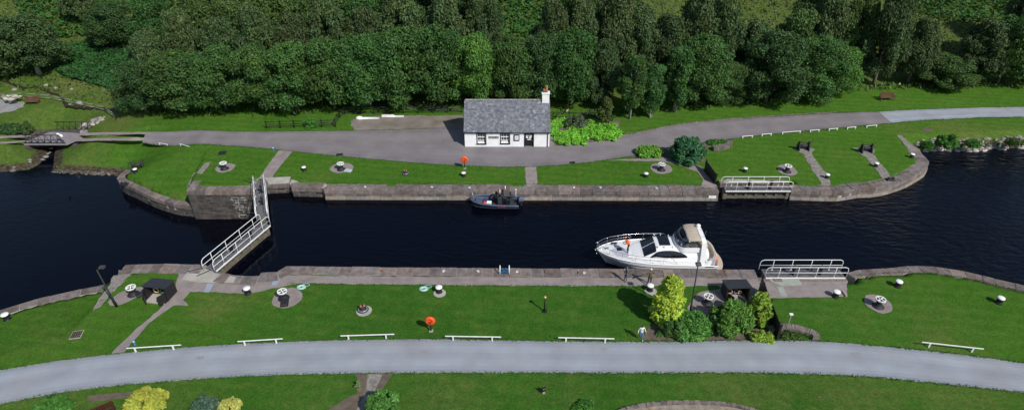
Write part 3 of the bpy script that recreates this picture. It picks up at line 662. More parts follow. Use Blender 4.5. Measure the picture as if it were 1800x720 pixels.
def crown_lobes(kind, seed):
    g = random.Random(seed); out = []
    if kind in ("broad", "round"):
        n = 72 if kind == "broad" else 76
        for i in range(n):
            u = g.random(); th = g.uniform(0, 2 * math.pi); z = (u ** 0.85)
            cz = 0.16 + 0.72 * z if kind == "broad" else 0.12 + 0.78 * z
            prof = math.sin(math.pi * min(1, max(0.03, (cz - 0.02) / 0.98)) ** 0.8) ** 0.6
            r = 0.33 * prof * g.uniform(0.7, 1.18); rs = g.uniform(0.06, 0.15) * (1.1 if kind == "broad" else 0.95)
            out.append((r * math.cos(th) + g.gauss(0, .01), r * math.sin(th), cz, rs, rs * g.uniform(0.6, 0.85)))
        for i in range(8): out.append((g.gauss(0, .07), g.gauss(0, .07), g.uniform(.3, .8), 0.17, 0.15))
        out.append((g.gauss(0, .03), g.gauss(0, .03), 0.90, 0.10, 0.10))
    elif kind == "birch":
        for i in range(74):
            th = g.uniform(0, 2 * math.pi); cz = 0.2 + 0.74 * g.random() ** 0.9
            prof = (1 - ((cz - 0.42) / 0.58) ** 2 if cz > 0.42 else 0.75 + 0.25 * cz / 0.42)
            r = 0.25 * max(0.05, prof) ** 0.8 * g.uniform(0.45, 1.1); rs = g.uniform(0.055, 0.095)
            out.append((r * math.cos(th), r * math.sin(th), cz, rs, rs * g.uniform(1.0, 1.7)))
        out.append((0, 0, .95, .05, .06))
    elif kind == "slim":
        for i in range(46):
            th = g.uniform(0, 2 * math.pi); cz = 0.24 + 0.7 * g.random()
            prof = math.sin(math.pi * ((cz - .12) / .9)) ** .7
            r = 0.2 * max(.1, prof) * g.uniform(.5, 1.05); rs = g.uniform(.07, .11); out.append((r * math.cos(th), r * math.sin(th), cz, rs, rs * g.uniform(.8, 1.2)))
    return out
def tree_proto(name, kind, m, seed, n, size, bark, droop=0.0):
    H = 10.0; lobes = [tuple(c * H for c in l) for l in crown_lobes(kind, seed)]
    g = random.Random(seed + 99); root = thing(name, None, None)
    me = leaves("crown", lobes, n, size, m, seed, droop=droop, elong=1.5 if not droop else 1.9, spread=0.95, lobe_tv=0.13, spike=0.5)
    o = bpy.data.objects.new("crown", me); COL.objects.link(o); o.parent = root
    mb = MB()
    forks = 3 if kind == "slim" else 1
    for f in range(forks):
        bx, by = (g.uniform(-.5, .5), g.uniform(-.5, .5)) if forks > 1 else (0, 0)
        pts = [(bx * .4, by * .4, -0.4), (bx, by, 1.0), (bx * 1.6 + g.uniform(-.2, .2), by * 1.6, 3.2), (bx * 2 + g.uniform(-.3, .3), by * 2, 5.6), (bx * 2, by * 2, 8.4)]
        k = .6 if forks > 1 else 1
        mb.tube(pts, [0.30 * k, 0.22 * k, 0.17 * k, 0.11 * k, 0.03], 7)
    for l in g.sample(lobes, 12):
        z0 = max(1.4, l[2] * 0.55); mb.tube([(0, 0, z0), (l[0] * .5, l[1] * .5, z0 + (l[2] - z0) * .45), (l[0], l[1], l[2])], [0.09, 0.06, 0.02], 5)
    mb.build("trunk", bark, root)
    return root
PROTO = {}
def proto(kind, m, seed, bark=M_BARK):
    k = (kind, m.name, seed)
    if k not in PROTO:
        n, size, droop = {"broad": (24000, 0.215, 0.0), "round": (26000, 0.19, 0.0), "birch": (22000, 0.165, 0.6), "slim": (15000, 0.19, 0.1)}[kind]
        PROTO[k] = [tree_proto("tree", kind, m, seed, n, size, bark, droop), False]
    return PROTO[k]
def scale_at(p): return FPX / (p.y * math.cos(PITCH) + (CAM_H - p.z) * math.sin(PITCH))
WK = {"broad": 0.90, "round": 0.86, "birch": 0.62, "slim": 0.56}
def plant(name, kind, m, seed, cx, base, top, w, label, group=None, bark=M_BARK, cat="tree", lean=0.0):
    p = G(cx, base); h = max(2.5, hat(top, p.y) - p.z) if top > -900 else 9; wm_ = w / scale_at(p)
    sc = (wm_ / (10 * WK[kind]), wm_ / (10 * WK[kind]) * random.uniform(.9, 1.05), h / 10.0 * 1.02)
    pr = proto(kind, m, seed, bark); rz = random.uniform(0, 6.28)
    if not pr[1]: o = pr[0]; pr[1] = True; o.location = p; o.rotation_euler = (0, 0, rz); o.scale = sc
    else: o = dup(pr[0], loc=p, rz=rz, sc=sc)
    o.name = name; o["label"] = label; o["category"] = cat
    if group: o["group"] = group
    elif "group" in o: del o["group"]
    return o
B, Bi, D_, Li, Ol, Bz = L_BROAD, L_BIRCH, L_DARK, L_LIME, L_OLIVE, L_BRONZE
GF = "leafy trees along the front of the wood"
front = [
 (258, 200, 112, 88, "round", D_, 1, "low bushy dark green tree at the left end of the wood beside the rough grass"),
 (330, 194, 92, 112, "broad", B, 2, "broad dark green tree standing second from the left end of the wood front"),
 (398, 196, 86, 104, "broad", B, 3, "broad dark green tree above the road where the tarmac widens at left"),
 (462, 195, 84, 104, "broad", B, 4, "broad leafy tree directly behind the left end of the short rail fence"),
 (524, 195, 78, 104, "broad", B, 2, "broad leafy tree directly behind the bush growing in the rail fence"),
 (588, 193, 68, 108, "broad", B, 3, "tall leafy tree behind the right end of the short rail fence"),
 (652, 191, 64, 104, "broad", B, 4, "leafy tree behind the white bundles lying at the yard edge"),
 (716, 189, 50, 110, "broad", B, 2, "tall full crowned tree behind the middle of the yard fence"),
 (774, 188, 46, 108, "broad", B, 3, "tall full crowned dark tree behind the yard left of the cottage"),
 (838, 186, 62, 90, "broad", Li, 4, "lime green tree rising behind the left end of the cottage roof"),
 (898, 185, 66, 92, "broad", B, 2, "dark green tree rising behind the middle of the cottage roof"),
 (950, 186, 58, 80, "broad", D_, 3, "dark tree rising directly behind the cottage chimney"),
 (1005, 188, 52, 88, "broad", B, 4, "broad leafy tree behind the lime green bed right of the cottage"),
 (1058, 190, 78, 66, "birch", Bi, 5, "slender grey green tree just behind the small sapling by the bed"),
 (1222, 190, 62, 92, "broad", B, 2, "broad leafy tree with a straight dark trunk above the road bend"),
 (1276, 184, 110, 66, "round", Ol, 1, "smaller olive green tree leaning out of the wood beside the dark gap"),
 (1345, 182, 58, 126, "round", D_, 6, "large rounded dark tree left of the brown bench"),
 (1424, 175, 68, 108, "round", B, 1, "large rounded mid green tree right of the darkest round tree"),
 (1464, 170, 84, 76, "broad", Li, 4, "bright green tree at the right flank of the two rounded trees"),
 (1534, 154, -6, 80, "birch", Bi, 5, "tall feathery grey green birch standing behind the brown bench"),
 (1594, 150, 40, 60, "birch", Bi, 7, "feathery birch to the right of the brown bench with open hillside above"),
 (1655, 153, 98, 104, "round", Ol, 6, "low wide rounded willow at the edge of the right lawn"),
 (1706, 148, 44, 84, "birch", Bi, 5, "grey green birch behind the right side of the low round willow"),
 (1752, 150, 26, 96, "broad", B, 3, "tall dark leafy tree near the right border of the picture"),
 (1806, 150, 16, 100, "broad", B, 2, "tall dark leafy tree cut by the right border of the picture"),
]
for cx, ba, tp, w, k, m, sd, lab in front: plant({"birch": "birch_tree"}.get(k, "broadleaf_tree"), k, m, sd, cx, ba - 3, tp, w, lab, GF)
for cx, ba, tp, w, lab in ((1106, 209, 102, 50, "slim pale trunked tree at the lawn edge, left of a pair"), (1144, 207, 118, 50, "slim pale trunked tree at the lawn edge with a forked trunk, right of a pair"), (1186, 197, 88, 58, "slim tree just inside the wood right of the pale trunked pair")):
    plant("slim_tree", "slim", B, 8, cx, ba, tp, w, lab, "slim trees by the far lawn", M_BARK_PALE)
GB = "trees inside the wood behind the front row"
back = [(288, 168, 62, 76, 5), (345, 160, 30, 80, 7), (410, 160, 42, 84, 5), (470, 156, 20, 84, 7), (535, 156, 34, 84, 5), (595, 150, 12, 88, 7), (655, 150, 24, 84, 5), (722, 150, 2, 88, 7), (790, 150, 6, 88, 5), (850, 140, -8, 70, 7),
        (968, 150, 8, 74, 7), (1016, 148, 6, 80, 5), (1068, 148, -12, 84, 7), (1116, 150, 20, 80, 5), (1164, 150, 34, 76, 7), (1212, 146, -4, 80, 5), (1254, 146, 6, 84, 7), (1312, 150, 46, 84, 5), (1384, 138, 26, 84, 7), (1432, 134, -10, 84, 5), (1484, 134, -2, 70, 7), (1772, 120, -12, 90, 5)]
names_b = ["at the left end of the wood", "above the second front tree from the left", "above the tarmac end", "above the short rail fence", "above the bush in the rail fence", "above the right end of the rail fence", "above the white bundles", "above the middle of the yard", "above the yard near the cottage", "above the cottage's left gable",
           "above the cottage chimney", "above the lime green bed", "above the sapling by the bed", "above the left pale trunked tree", "above the right pale trunked tree", "above the road bend", "above the olive tree", "above the dark gap in the wood", "above the darkest rounded tree", "above the mid green rounded tree", "left of the bench birch", "above the right border trees"]
for (cx, ba, tp, w, sd), nm in zip(back, names_b):
    plant("birch_tree", "birch", Bi if sd == 5 else L_OLIVE if cx > 1300 else Bi, sd, cx, ba, tp, w, "grey green birch in the second row " + nm, GB)
third = [(300, 112, -12, 96), (372, 108, -30, 96), (440, 112, -14, 96), (512, 106, -26, 96), (584, 106, -30, 96), (650, 108, -20, 96), (716, 104, -34, 96), (776, 104, -40, 90), (834, 104, -50, 84), (1024, 98, -30, 90), (1092, 104, -20, 80), (1236, 98, -50, 90), (1412, 98, -40, 70), (1796, 84, -40, 90)]
names_c = ["above the left end of the wood", "above the birches at left", "above the tarmac end", "above the rail fence", "above the fence corner", "above the white bundles", "above the yard", "above the yard's right side", "left of the bright bracken gap", "right of the bright bracken gap", "above the sapling", "above the road bend", "right of the grassy gap", "at the top right corner"]
for (cx, ba, tp, w), nm in zip(third, names_c):
    plant("woodland_tree", "broad", random.choice([B, D_, Ol]), random.choice([2, 3, 4]), cx, ba, tp, w, "darker tree at the top edge of the picture " + nm, "upper trees on the wooded hillside")
left = [(70, 131, 34, 112, "birch", Bz, 7, "wide brownish green tree with a pale leaning trunk at upper left", M_BARK_PALE), (-14, 146, 40, 76, "broad", D_, 2, "dark tree cut by the left border of the picture", M_BARK), (150, 40, -60, 60, "birch", Bi, 7, "grey birch at the top left above the bracken", M_BARK), (212, 80, 6, 96, "broad", D_, 4, "dark spreading tree above the dark bracken slope", M_BARK)]
for cx, ba, tp, w, k, m, sd, lab, bk in left: plant("hillside_tree", k, m, sd, cx, ba, tp, w, lab, "trees on the left hillside", bk)

# ---- ferns, long grass and weeds (uncountable)
def proj(x, y, z):
    cp, sp = math.cos(PITCH), math.sin(PITCH); dz = z - CAM_H
    dep = y * cp - dz * sp; v = -(y * sp + dz * cp) ; return 900 + FPX * x / dep, 360 + FPX * v / dep
def scatter(n, box, polys, seed):
    g = np.random.default_rng(seed); x = g.uniform(box[0], box[1], n); y = g.uniform(box[2], box[3], n); z = hb(x, y)
    u, v = proj(x, y, z); k = np.zeros(n, bool)
    for p in polys: k |= inside(p, u, v)
    return x[k], y[k], z[k], g
def fronds(name, n, box, polys, m, size, h, seed, tilt=0.5, elong=1.6, tv=0.3, bumpy=0.35, flower=None):
    x, y, z, g = scatter(n, box, polys, seed); k = len(x)
    hh = h * (0.6 + bumpy * np.sin(x * 1.3 + y * .4) * np.cos(y * 1.1) + g.uniform(0, .5, k))
    az = g.uniform(0, 2 * np.pi, k); el = g.uniform(tilt - .45, tilt + .45, k); s_ = size * g.uniform(.6, 1.3, k)
    d = np.stack([np.cos(az) * np.cos(el), np.sin(az) * np.cos(el), np.sin(el)], 1); b = np.stack([-np.sin(az), np.cos(az), g.uniform(-.3, .3, k)], 1)
    c = np.stack([x, y, z + hh], 1); a = d * (s_ * elong * .5)[:, None]; b = b * (s_ * .5)[:, None]
    V = np.empty((k, 4, 3)); V[:, 0] = c - a; V[:, 1] = c + b; V[:, 2] = c + a; V[:, 3] = c - b
    t = g.uniform(1 - tv, 1 + tv, (k, 1)); w_ = g.uniform(-.1, .1, (k, 1)); T = np.concatenate([t * (1 + w_), t, t * (1 - w_)], 1)
    if flower is not None: T[g.random(k) < flower] = (14.0, 7.5, 18.0)
    me = fast_mesh(name, V.reshape(-1, 3), np.arange(k * 4).reshape(k, 4), T, m); o = bpy.data.objects.new(name, me); COL.objects.link(o); return tag(o, kind="stuff")
hillbox = (-110, 110, 68, 150)
fronds("bracken", 160000, hillbox, [[(10, -20), (200, -20), (200, 40), (150, 66), (100, 70), (50, 50)], [(862, -30), (975, -30), (955, 60), (900, 130), (860, 100)], [(1560, -20), (1840, -20), (1840, 28), (1745, 42), (1665, 38), (1600, 22), (1570, 12)], [(960, -20), (1050, -20), (1040, 30), (970, 40)]], L_FERN, 0.42, 0.55, 21)
fronds("dark_bracken", 200000, (-80, -30, 68, 110), [[(98, 126), (108, 100), (128, 82), (190, 62), (266, 70), (262, 130), (240, 160), (205, 160), (160, 148), (120, 138)]], leafmat("fern_dark", (0.030, 0.100, 0.022), 0.0, 0.2), 0.34, 0.5, 27)
L_MEADOW = leafmat("meadow_grass", (0.077, 0.121, 0.031), 0.0, 0.2)
fronds("hill_grass", 90000, hillbox, [[(-80, -30), (1880, -30), (1880, 125), (1300, 130), (1000, 140), (240, 130), (230, 190), (100, 170), (-80, 140)]], L_MEADOW, 0.26, 0.12, 22, tilt=1.0, elong=2.0)
edge = [(200, 215), (300, 213), (430, 211), (540, 210), (600, 199), (812, 197)]
fronds("woodside_weeds", 60000, hillbox, [[(205, 211), (230, 205), (300, 208), (470, 206), (600, 196), (700, 196), (812, 196), (812, 184), (600, 186), (470, 196), (240, 196)], [(966, 208), (1100, 212), (1180, 197), (1300, 186), (1420, 172), (1500, 160), (1800, 153), (1880, 150), (1880, 142), (1500, 150), (1300, 172), (1100, 195), (966, 198)]], leafmat("weed", (0.050, 0.082, 0.026), 0.0, 0.25), 0.3, 0.35, 23, tilt=0.9, elong=1.8, flower=0.02)
fronds("long_grass", 26000, (-70, 110, 60, 92), [[(1180, 196), (1300, 186), (1420, 171), (1500, 161), (1640, 156), (1880, 153), (1880, 147), (1500, 152), (1300, 176)], [(1612, 262), (1660, 254), (1700, 250), (1880, 246), (1880, 256), (1700, 262), (1640, 266)], [(90, 302), (200, 308), (200, 302), (92, 294)]], L_MEADOW, 0.24, 0.25, 24, tilt=1.1, elong=2.2)

# ---- garden shrubs
def shrub(name, cx, base, top, w, m, label, shape="dome", n=7000, size=0.13, seed=1, cat="shrub", nl=34, group=None, lobe=0.2, droop=0.0, depth=1.0, trunk=False, up=.35, spike=1.6):
    p = G(cx, base); s_ = scale_at(p); W_ = w / s_
    p = p + Vector((0, W_ * 0.45 * depth, 0)); p.z = float(hb(p.x, p.y))
    h = max(0.25, hat(top, p.y + (0 if shape != "dome" else 0.1 * W_)) - p.z); g = random.Random(seed); lobes = []
    for i in range(nl):
        th = g.uniform(0, 2 * math.pi); z = g.random()
        if shape == "dome": r = math.sqrt(max(0, 1 - (z * .9) ** 2)) * g.uniform(.55, 1)
        elif shape == "cone": r = (1 - z * 0.88) ** 0.62 * g.uniform(.7, 1) * (0.75 + .25 * min(1, z * 5))
        elif shape == "egg": r = math.sin(math.pi * (0.12 + .86 * z)) ** .7 * g.uniform(.6, 1)
        else: r = math.sqrt(g.random()); z *= 0.6
        rs = lobe * g.uniform(.55, 1.3) * W_ * .5; rz = min(rs, h * .4)
        r *= g.uniform(.85, 1.12); lobes.append((r * (W_ / 2 - rs * .6) * math.cos(th), r * (W_ / 2 - rs * .6) * math.sin(th) * depth, rz * .5 + z * (h - rz * 1.4), rs, rz))
    lobes.append((0, 0, h - lobe * W_ * .25, lobe * W_ * .22, lobe * W_ * .25))
    root = thing(name, label, cat, p, 0, group)
    me = leaves("foliage", lobes, n, size, m, seed, droop=droop, up=up, spike=spike, spread=1.1, elong=2.3, lobe_tv=.12); o = bpy.data.objects.new("foliage", me); COL.objects.link(o); o.parent = root
    mb = MB()
    for i in range(5):
        l = g.choice(lobes); mb.tube([(l[0] * .15, l[1] * .15, -0.1), (l[0] * .5, l[1] * .5, l[2] * .5), (l[0] * .9, l[1] * .9, l[2] * .95)], [0.06, 0.04, 0.015], 5)
    if trunk: mb.tube([(0, 0, -.1), (0, 0, h * .9)], [0.12, 0.02], 7)
    mb.build("stem", M_BARK, root); return root
shrub("golden_conifer", 1176, 582, 485, 70, L_GOLD, "tall golden yellow pointed conifer beside the lamp post", "cone", 11000, 0.16, 3, "tree", 110, lobe=.19, depth=.95, trunk=True)
shrub("golden_conifer", 1332, 584, 516, 42, L_GOLD2, "smaller golden green conifer against the long black fence", "egg", 8000, 0.14, 4, "tree", 80, lobe=.2, trunk=True)
shrub("juniper_bush", 1218, 599, 549, 96, L_YEW, "dark green spreading juniper right of the tall golden conifer", "dome", 13000, 0.13, 5, nl=90, depth=.6, lobe=.15)
shrub("conifer_bush", 1290, 599, 533, 84, leafmat("leaf_bush", (0.125, 0.27, 0.045), 0, .2), "tall mid green conifer bush between the juniper and the small golden conifer", "egg", 11000, 0.14, 6, nl=56, depth=.75)
shrub("juniper_bush", 1188, 599, 562, 52, leafmat("leaf_bush2", (0.078, 0.182, 0.039), 0, .2), "low green juniper at the foot of the tall golden conifer", "dome", 8000, 0.12, 7, depth=.6, nl=70, lobe=.14)
shrub("low_shrub", 1340, 602, 582, 44, L_GOLD2, "low yellow green shrub hanging over the road under the small golden conifer", "flat", 3500, 0.12, 8, depth=.5)
shrub("low_shrub", 1230, 603, 594, 13, L_GOLD2, "single yellow green tuft poking out onto the gravel road edge", "flat", 700, 0.1, 9, nl=8)
shrub("low_shrub", 1160, 594, 584, 14, L_GOLD2, "tiny yellow tuft on bare soil near the walking woman", "flat", 500, 0.1, 10, nl=8)
shrub("low_shrub", 1392, 598, 586, 34, leafmat("leaf_mix", (0.09, 0.16, 0.03), 0, .2), "low mixed ground cover inside the curved stone planter", "flat", 2200, 0.11, 11, depth=.5)
shrub("low_shrub", 1420, 597, 590, 22, L_FRESH, "small fresh green plant at the right tip of the stone planter", "flat", 900, 0.1, 12, nl=12)
shrub("blue_shrub", 1212, 292, 240, 70, L_SEA, "large blue green shrub beside the far road", "dome", 13000, 0.16, 13, nl=80, depth=.8, lobe=.17)
shrub("yellow_shrub", 1142, 279, 257, 54, leafmat("leaf_yshrub", (0.160, 0.364, 0.044), 0, .2), "low rounded yellow green shrub left of the blue green shrub", "dome", 6000, 0.16, 14, depth=.6)
shrub("bed_plants", 1004, 257, 224, 78, L_BED, "lime green leafy bed plants against the cottage gable", "flat", 12000, 0.17, 15, "plants", 110, depth=1.5, lobe=.13)
shrub("bed_plants", 1056, 250, 222, 80, L_BED, "lime green leafy bed plants spilling to the road edge", "flat", 9000, 0.17, 16, "plants", 90, depth=1.0, lobe=.13)
shrub("flowering_shrub", 1014, 232, 203, 40, leafmat("leaf_grey", (0.10, 0.14, 0.07), 0, .2), "greyish green flowering shrub at the back of the lime bed", "dome", 3000, 0.2, 17)
shrub("sapling", 1064, 226, 172, 30, leafmat("leaf_sapling", (0.085, 0.12, 0.03), 0, .25), "small bronze green sapling standing at the back of the bed", "cone", 3500, 0.22, 18, "tree", 34, lobe=.3, trunk=True)
shrub("fence_bush", 545, 229, 206, 24, L_FRESH, "bright green bush growing through the short rail fence", "dome", 3000, 0.16, 19)
shrub("golden_bush", 238, 744, 693, 78, leafmat("leaf_yellow", (0.38, 0.42, 0.06), 0, .2), "bright yellow bush at the bottom edge beside the dark red bench", "dome", 9000, 0.11, 20, nl=50)
shrub("green_bush", 74, 745, 702, 70, L_FRESH, "fresh green bush at the bottom left corner", "dome", 7000, 0.11, 21)
shrub("blue_conifer", 352, 746, 703, 60, L_BLUE, "blue grey low conifer at the bottom edge", "dome", 6000, 0.11, 22)
shrub("cream_bush", 398, 748, 703, 56, L_CREAM, "pale cream yellow bush at the bottom edge", "dome", 6000, 0.10, 23)
shrub("green_bush", 668, 752, 690, 70, L_YEW, "dark green bush beside the cobbled path at the bottom edge", "dome", 9000, 0.12, 24)
shrub("green_bush", 1030, 735, 712, 44, L_FRESH, "small green bush just showing at the bottom edge", "dome", 3000, 0.12, 25)
shrub("path_plant", 630, 684, 670, 11, leafmat("leaf_pale", (0.2, 0.26, 0.13), 0, .2), "small pale leaved plant left of the cobbled path", "flat", 300, 0.1, 26, nl=6)
shrub("bank_bush", 1632, 265, 248, 20, L_FRESH, "small leafy bush on the rocky bank next to the round wall end", "dome", 2500, 0.2, 27)
shrub("bank_bush", 1672, 264, 236, 36, L_YEW, "largest dark green bush on the rocky bank", "dome", 5000, 0.2, 28)
shrub("bank_bush", 1716, 261, 247, 24, L_YEW, "lower dark bush on the rocky bank right of the largest one", "dome", 3000, 0.2, 29)
shrub("bank_bush", 1785, 256, 245, 22, L_OLIVE, "olive green bush on the rocky bank near the right border", "dome", 3000, 0.2, 30)
shrub("hedge", 14, 236, 218, 60, L_DARK, "dark clipped hedge left of the small bridge", "dome", 4000, 0.2, 31, depth=.4)
shrub("verge_shrub", 48, 236, 214, 18, L_OLIVE, "thin shrub beside the stone wall left of the small bridge", "cone", 1500, 0.2, 32)

# short ragged grass along the road and path edges
def verge(name, lines, n, seed, w=.06, size=.075, m=None):
    g = np.random.default_rng(seed); xs, ys = [], []
    for l in lines:
        l = resample(cat_rom(l, 8), .2); L_ = max(1, int(n * len(l)))
        i = g.integers(0, len(l) - 1, L_); t = g.random(L_)
        A = np.array([(p.x, p.y) for p in l]); q = A[i] + (A[i + 1] - A[i]) * t[:, None] + g.normal(size=(L_, 2)) * w; xs.append(q[:, 0]); ys.append(q[:, 1])
    x = np.concatenate(xs); y = np.concatenate(ys); k = (np.abs(x) < 75) & (y > 12); x, y = x[k], y[k]; z = hb(x, y); k = len(x)
    az = g.uniform(0, 2 * np.pi, k); el = g.uniform(.2, 1.3, k); s_ = size * g.uniform(.6, 1.4, k)
    d = np.stack([np.cos(az) * np.cos(el), np.sin(az) * np.cos(el), np.sin(el)], 1); b = np.stack([-np.sin(az), np.cos(az), np.zeros(k)], 1)
    c = np.stack([x, y, z + .045], 1); a = d * (s_ * .8)[:, None]; b = b * (s_ * .35)[:, None]; V = np.empty((k, 4, 3)); V[:, 0] = c - a; V[:, 1] = c + b; V[:, 2] = c + a; V[:, 3] = c - b
    t = g.uniform(.75, 1.25, (k, 1)); me = fast_mesh(name, V.reshape(-1, 3), np.arange(k * 4).reshape(k, 4), np.repeat(t, 3, 1), m); o = bpy.data.objects.new(name, me); COL.objects.link(o); tag(o, kind="stuff")
L_VERGE = leafmat("verge_blades", (0.046, 0.122, 0.019), 0, .2)
verge("verge_grass", [nrA, nrB, frA[:7], frA[9:], frB, grA[:4], grB[:4]], 7, 61, m=L_VERGE)
verge("quay_edge_grass", [put([(506, 499), (700, 500.5), (900, 502), (1140, 503)]), put([(575, 322), (900, 324), (1240, 326)]), put([(350, 322), (440, 322)]), put([(1400, 326), (1480, 328), (1540, 320), (1600, 300)]), put([(1500, 484), (1600, 479), (1700, 489), (1800, 513)])], 5, 62, w=.06, size=.075, m=L_VERGE)
# ------------------------------------------------------------------ shared materials
M_WHITE = mat("white_paint", (0.80, 0.80, 0.79), 0.45, 0.05, 3, dirt=(0.55, 0.53, 0.48), dirt_scale=2.5, dirt_amt=0.35)
M_BLACK = mat("black_paint", (0.014, 0.014, 0.016), 0.5, 0.2, 3)
M_IRON = mat("cast_iron", (0.022, 0.022, 0.026), 0.6, 0.3, 4, 0.3, 30)
M_GALV = mat("galvanised_steel", (0.42, 0.43, 0.44), 0.45, 0.1, 4, metal=0.6)
M_DECK = mat("gate_deck", (0.12, 0.12, 0.125), 0.85, 0.2, 4)
M_TIMBER = mat("wet_timber", (0.13, 0.115, 0.085), 0.85, 0.3, 3, 0.4, 20)
M_WOOD = mat("brown_wood", (0.13, 0.055, 0.035), 0.75, 0.25, 5)
M_ORANGE = mat("orange_plastic", (0.75, 0.09, 0.02), 0.45, 0.08, 2)
M_BLUEP = mat("blue_paint", (0.06, 0.20, 0.42), 0.5, 0.1, 2)
M_GLASS = mat("dark_glass", (0.012, 0.014, 0.018), 0.08, 0.05, 2, spec=0.6)
M_RUST = mat("rusty_copper", (0.28, 0.12, 0.07), 0.6, 0.3, 8)
M_STONEPALE = MATS["sandstone_pale"]

# ------------------------------------------------------------------ cottage
def cottage():
    a = G(817.5, 258.2); b = G(965.5, 258.2); L = b.x - a.x; yf = a.y; W = 5.7; he = 2.1; hr = 4.55
    o = thing("cottage", "whitewashed single storey cottage with a grey slate roof beside the far road", "cottage", (a.x, yf, 0))
    M_WASH = mat("whitewash", (0.84, 0.85, 0.86), 0.9, 0.04, 2, 0.25, 8, dirt=(0.50, 0.49, 0.46), dirt_scale=1.6, dirt_amt=0.30)
    M_SLATE = bpy.data.materials.new("slate"); M_SLATE.use_nodes = True
    nt = M_SLATE.node_tree; N, Lk = nt.nodes, nt.links; bs = N["Principled BSDF"]; bs.inputs["Roughness"].default_value = 0.6
    at = N.new("ShaderNodeAttribute"); at.attribute_name = "tint"; tc = N.new("ShaderNodeTexCoord"); n = N.new("ShaderNodeTexNoise"); n.inputs["Scale"].default_value = 3.4; n.inputs["Detail"].default_value = 7; Lk.new(tc.outputs["Object"], n.inputs["Vector"])
    cr = N.new("ShaderNodeValToRGB"); cr.color_ramp.elements[0].position = .35; cr.color_ramp.elements[0].color = (0.108, 0.115, 0.137, 1); cr.color_ramp.elements[1].position = .68; cr.color_ramp.elements[1].color = (0.195, 0.20, 0.215, 1); Lk.new(n.outputs[0], cr.inputs[0])
    mx = N.new("ShaderNodeMix"); mx.data_type = 'RGBA'; mx.blend_type = 'MULTIPLY'; mx.inputs[0].default_value = 1; Lk.new(cr.outputs[0], mx.inputs[6]); Lk.new(at.outputs["Color"], mx.inputs[7]); Lk.new(mx.outputs[2], bs.inputs["Base Color"])
    # openings in the front wall: x0, x1, z0, z1 in metres from the left corner
    k = L / 148.0
    def X(px): return (px - 817.5) * k
    ops = [(X(839.5), X(854), 0.55, 1.80, "w"), (X(880.5), X(895.5), 0.58, 1.82, "w"), (X(922), X(937.5), 0.0, 1.82, "d")]
    mb = MB(); th = 0.45; xs = 0.0
    for x0, x1, z0, z1, t in ops:
        mb.box(((xs + x0) / 2, th / 2, he / 2), (x0 - xs, th, he)); 
        if z0 > 0: mb.box(((x0 + x1) / 2, th / 2, z0 / 2), (x1 - x0, th, z0))
        mb.box(((x0 + x1) / 2, th / 2, (z1 + he) / 2), (x1 - x0, th, he - z1)); xs = x1
    mb.box(((xs + L) / 2, th / 2, he / 2), (L - xs, th, he))
    mb.box((L / 2, W - th / 2, he / 2), (L, th, he))
    for x in (th / 2, L - th / 2):
        mb.box((x, W / 2, he / 2), (th, W - 2 * th, he))
        x0, x1 = x - th / 2, x + th / 2
        mb.add([(x0, 0.05, he), (x1, 0.05, he), (x1, W - 0.05, he), (x0, W - 0.05, he), (x0, W / 2, hr - 0.06), (x1, W / 2, hr - 0.06)], [(0, 1, 5, 4), (2, 3, 4, 5), (0, 4, 3), (1, 2, 5)])
    mb.build("wall", M_WASH, o)
    # slate roof: courses of separate slates over two slopes
    mb = MB(); nrm = math.atan2(hr - he, W / 2); sl = math.hypot(W / 2 + 0.12, (hr - he) * (W / 2 + 0.12) / (W / 2))
    for side in (0, 1):
        ncr = 19; cl = sl / ncr
        for i in range(ncr):
            x = -0.08 - (0.12 if i % 2 else 0)
            while x < L + 0.06:
                w = random.uniform(0.24, 0.36) if side == 0 else 0.9; x1 = min(x + w, L + 0.08); xa = max(x, -0.08)
                if x1 - xa > 0.03:
                    d0, d1 = i * cl - 0.03, (i + 1) * cl
                    def pt(xx, d, up):
                        yy = -0.12 + d * math.cos(nrm); zz = he - 0.12 * math.tan(nrm) + d * math.sin(nrm) + up
                        return (xx, yy if side == 0 else W - yy, zz)
                    u0 = 0.035 + random.uniform(0, .012); t = random.uniform(.72, 1.2); t = t if random.random() > .04 else random.uniform(1.3, 1.7); tt = (t * random.uniform(.94, 1.04), t, t * random.uniform(.97, 1.08))
                    vs = [pt(xa + .004, d0, u0), pt(x1 - .004, d0, u0), pt(x1 - .004, d1, 0.012), pt(xa + .004, d1, 0.012), pt(xa + .004, d0, 0.0), pt(x1 - .004, d0, 0.0)]
                    fs = [(0, 1, 2, 3), (4, 5, 1, 0)]
                    mb.add(vs, fs if side == 0 else [f[::-1] for f in fs], tt)
                x = x1 if x1 > x else x + w
    for side in (0, 1):
        y0, y1 = (-0.12, W / 2) if side == 0 else (W + 0.12, W / 2)
        z0 = he - 0.12 * math.tan(nrm)
        vs = [(-0.06, y0, z0), (L + .06, y0, z0), (L + .06, y1, hr), (-0.06, y1, hr), (-0.06, y0, z0 - .06), (L + .06, y0, z0 - .06), (L + .06, y1, hr - .08), (-0.06, y1, hr - .08)]
        mb.add(vs, [(0, 1, 2, 3), (7, 6, 5, 4), (0, 4, 5, 1), (0, 3, 7, 4), (1, 5, 6, 2)], (.4, .4, .4))
    roof = mb.build("roof", M_SLATE, o)
    mb = MB(); x = 0
    while x < L - 0.9: mb.box((x + .22, W / 2, hr + 0.04), (0.43, 0.24, 0.10), tint=(random.uniform(.8, 1.1),) * 3, bev=.03); x += .45
    mb.build("ridge_tile", mat("ridge_stone", (0.30, 0.29, 0.27), 0.85, 0.2, 3), roof)
    # chimney on the right gable
    mb = MB(); mb.box((L - 0.42, W / 2, hr + 0.10), (0.80, 0.62, 1.5), jit=0.01); mb.box((L - 0.42, W / 2, hr + 0.89), (0.92, 0.74, 0.10)); ch = mb.build("chimney", M_WASH, roof)
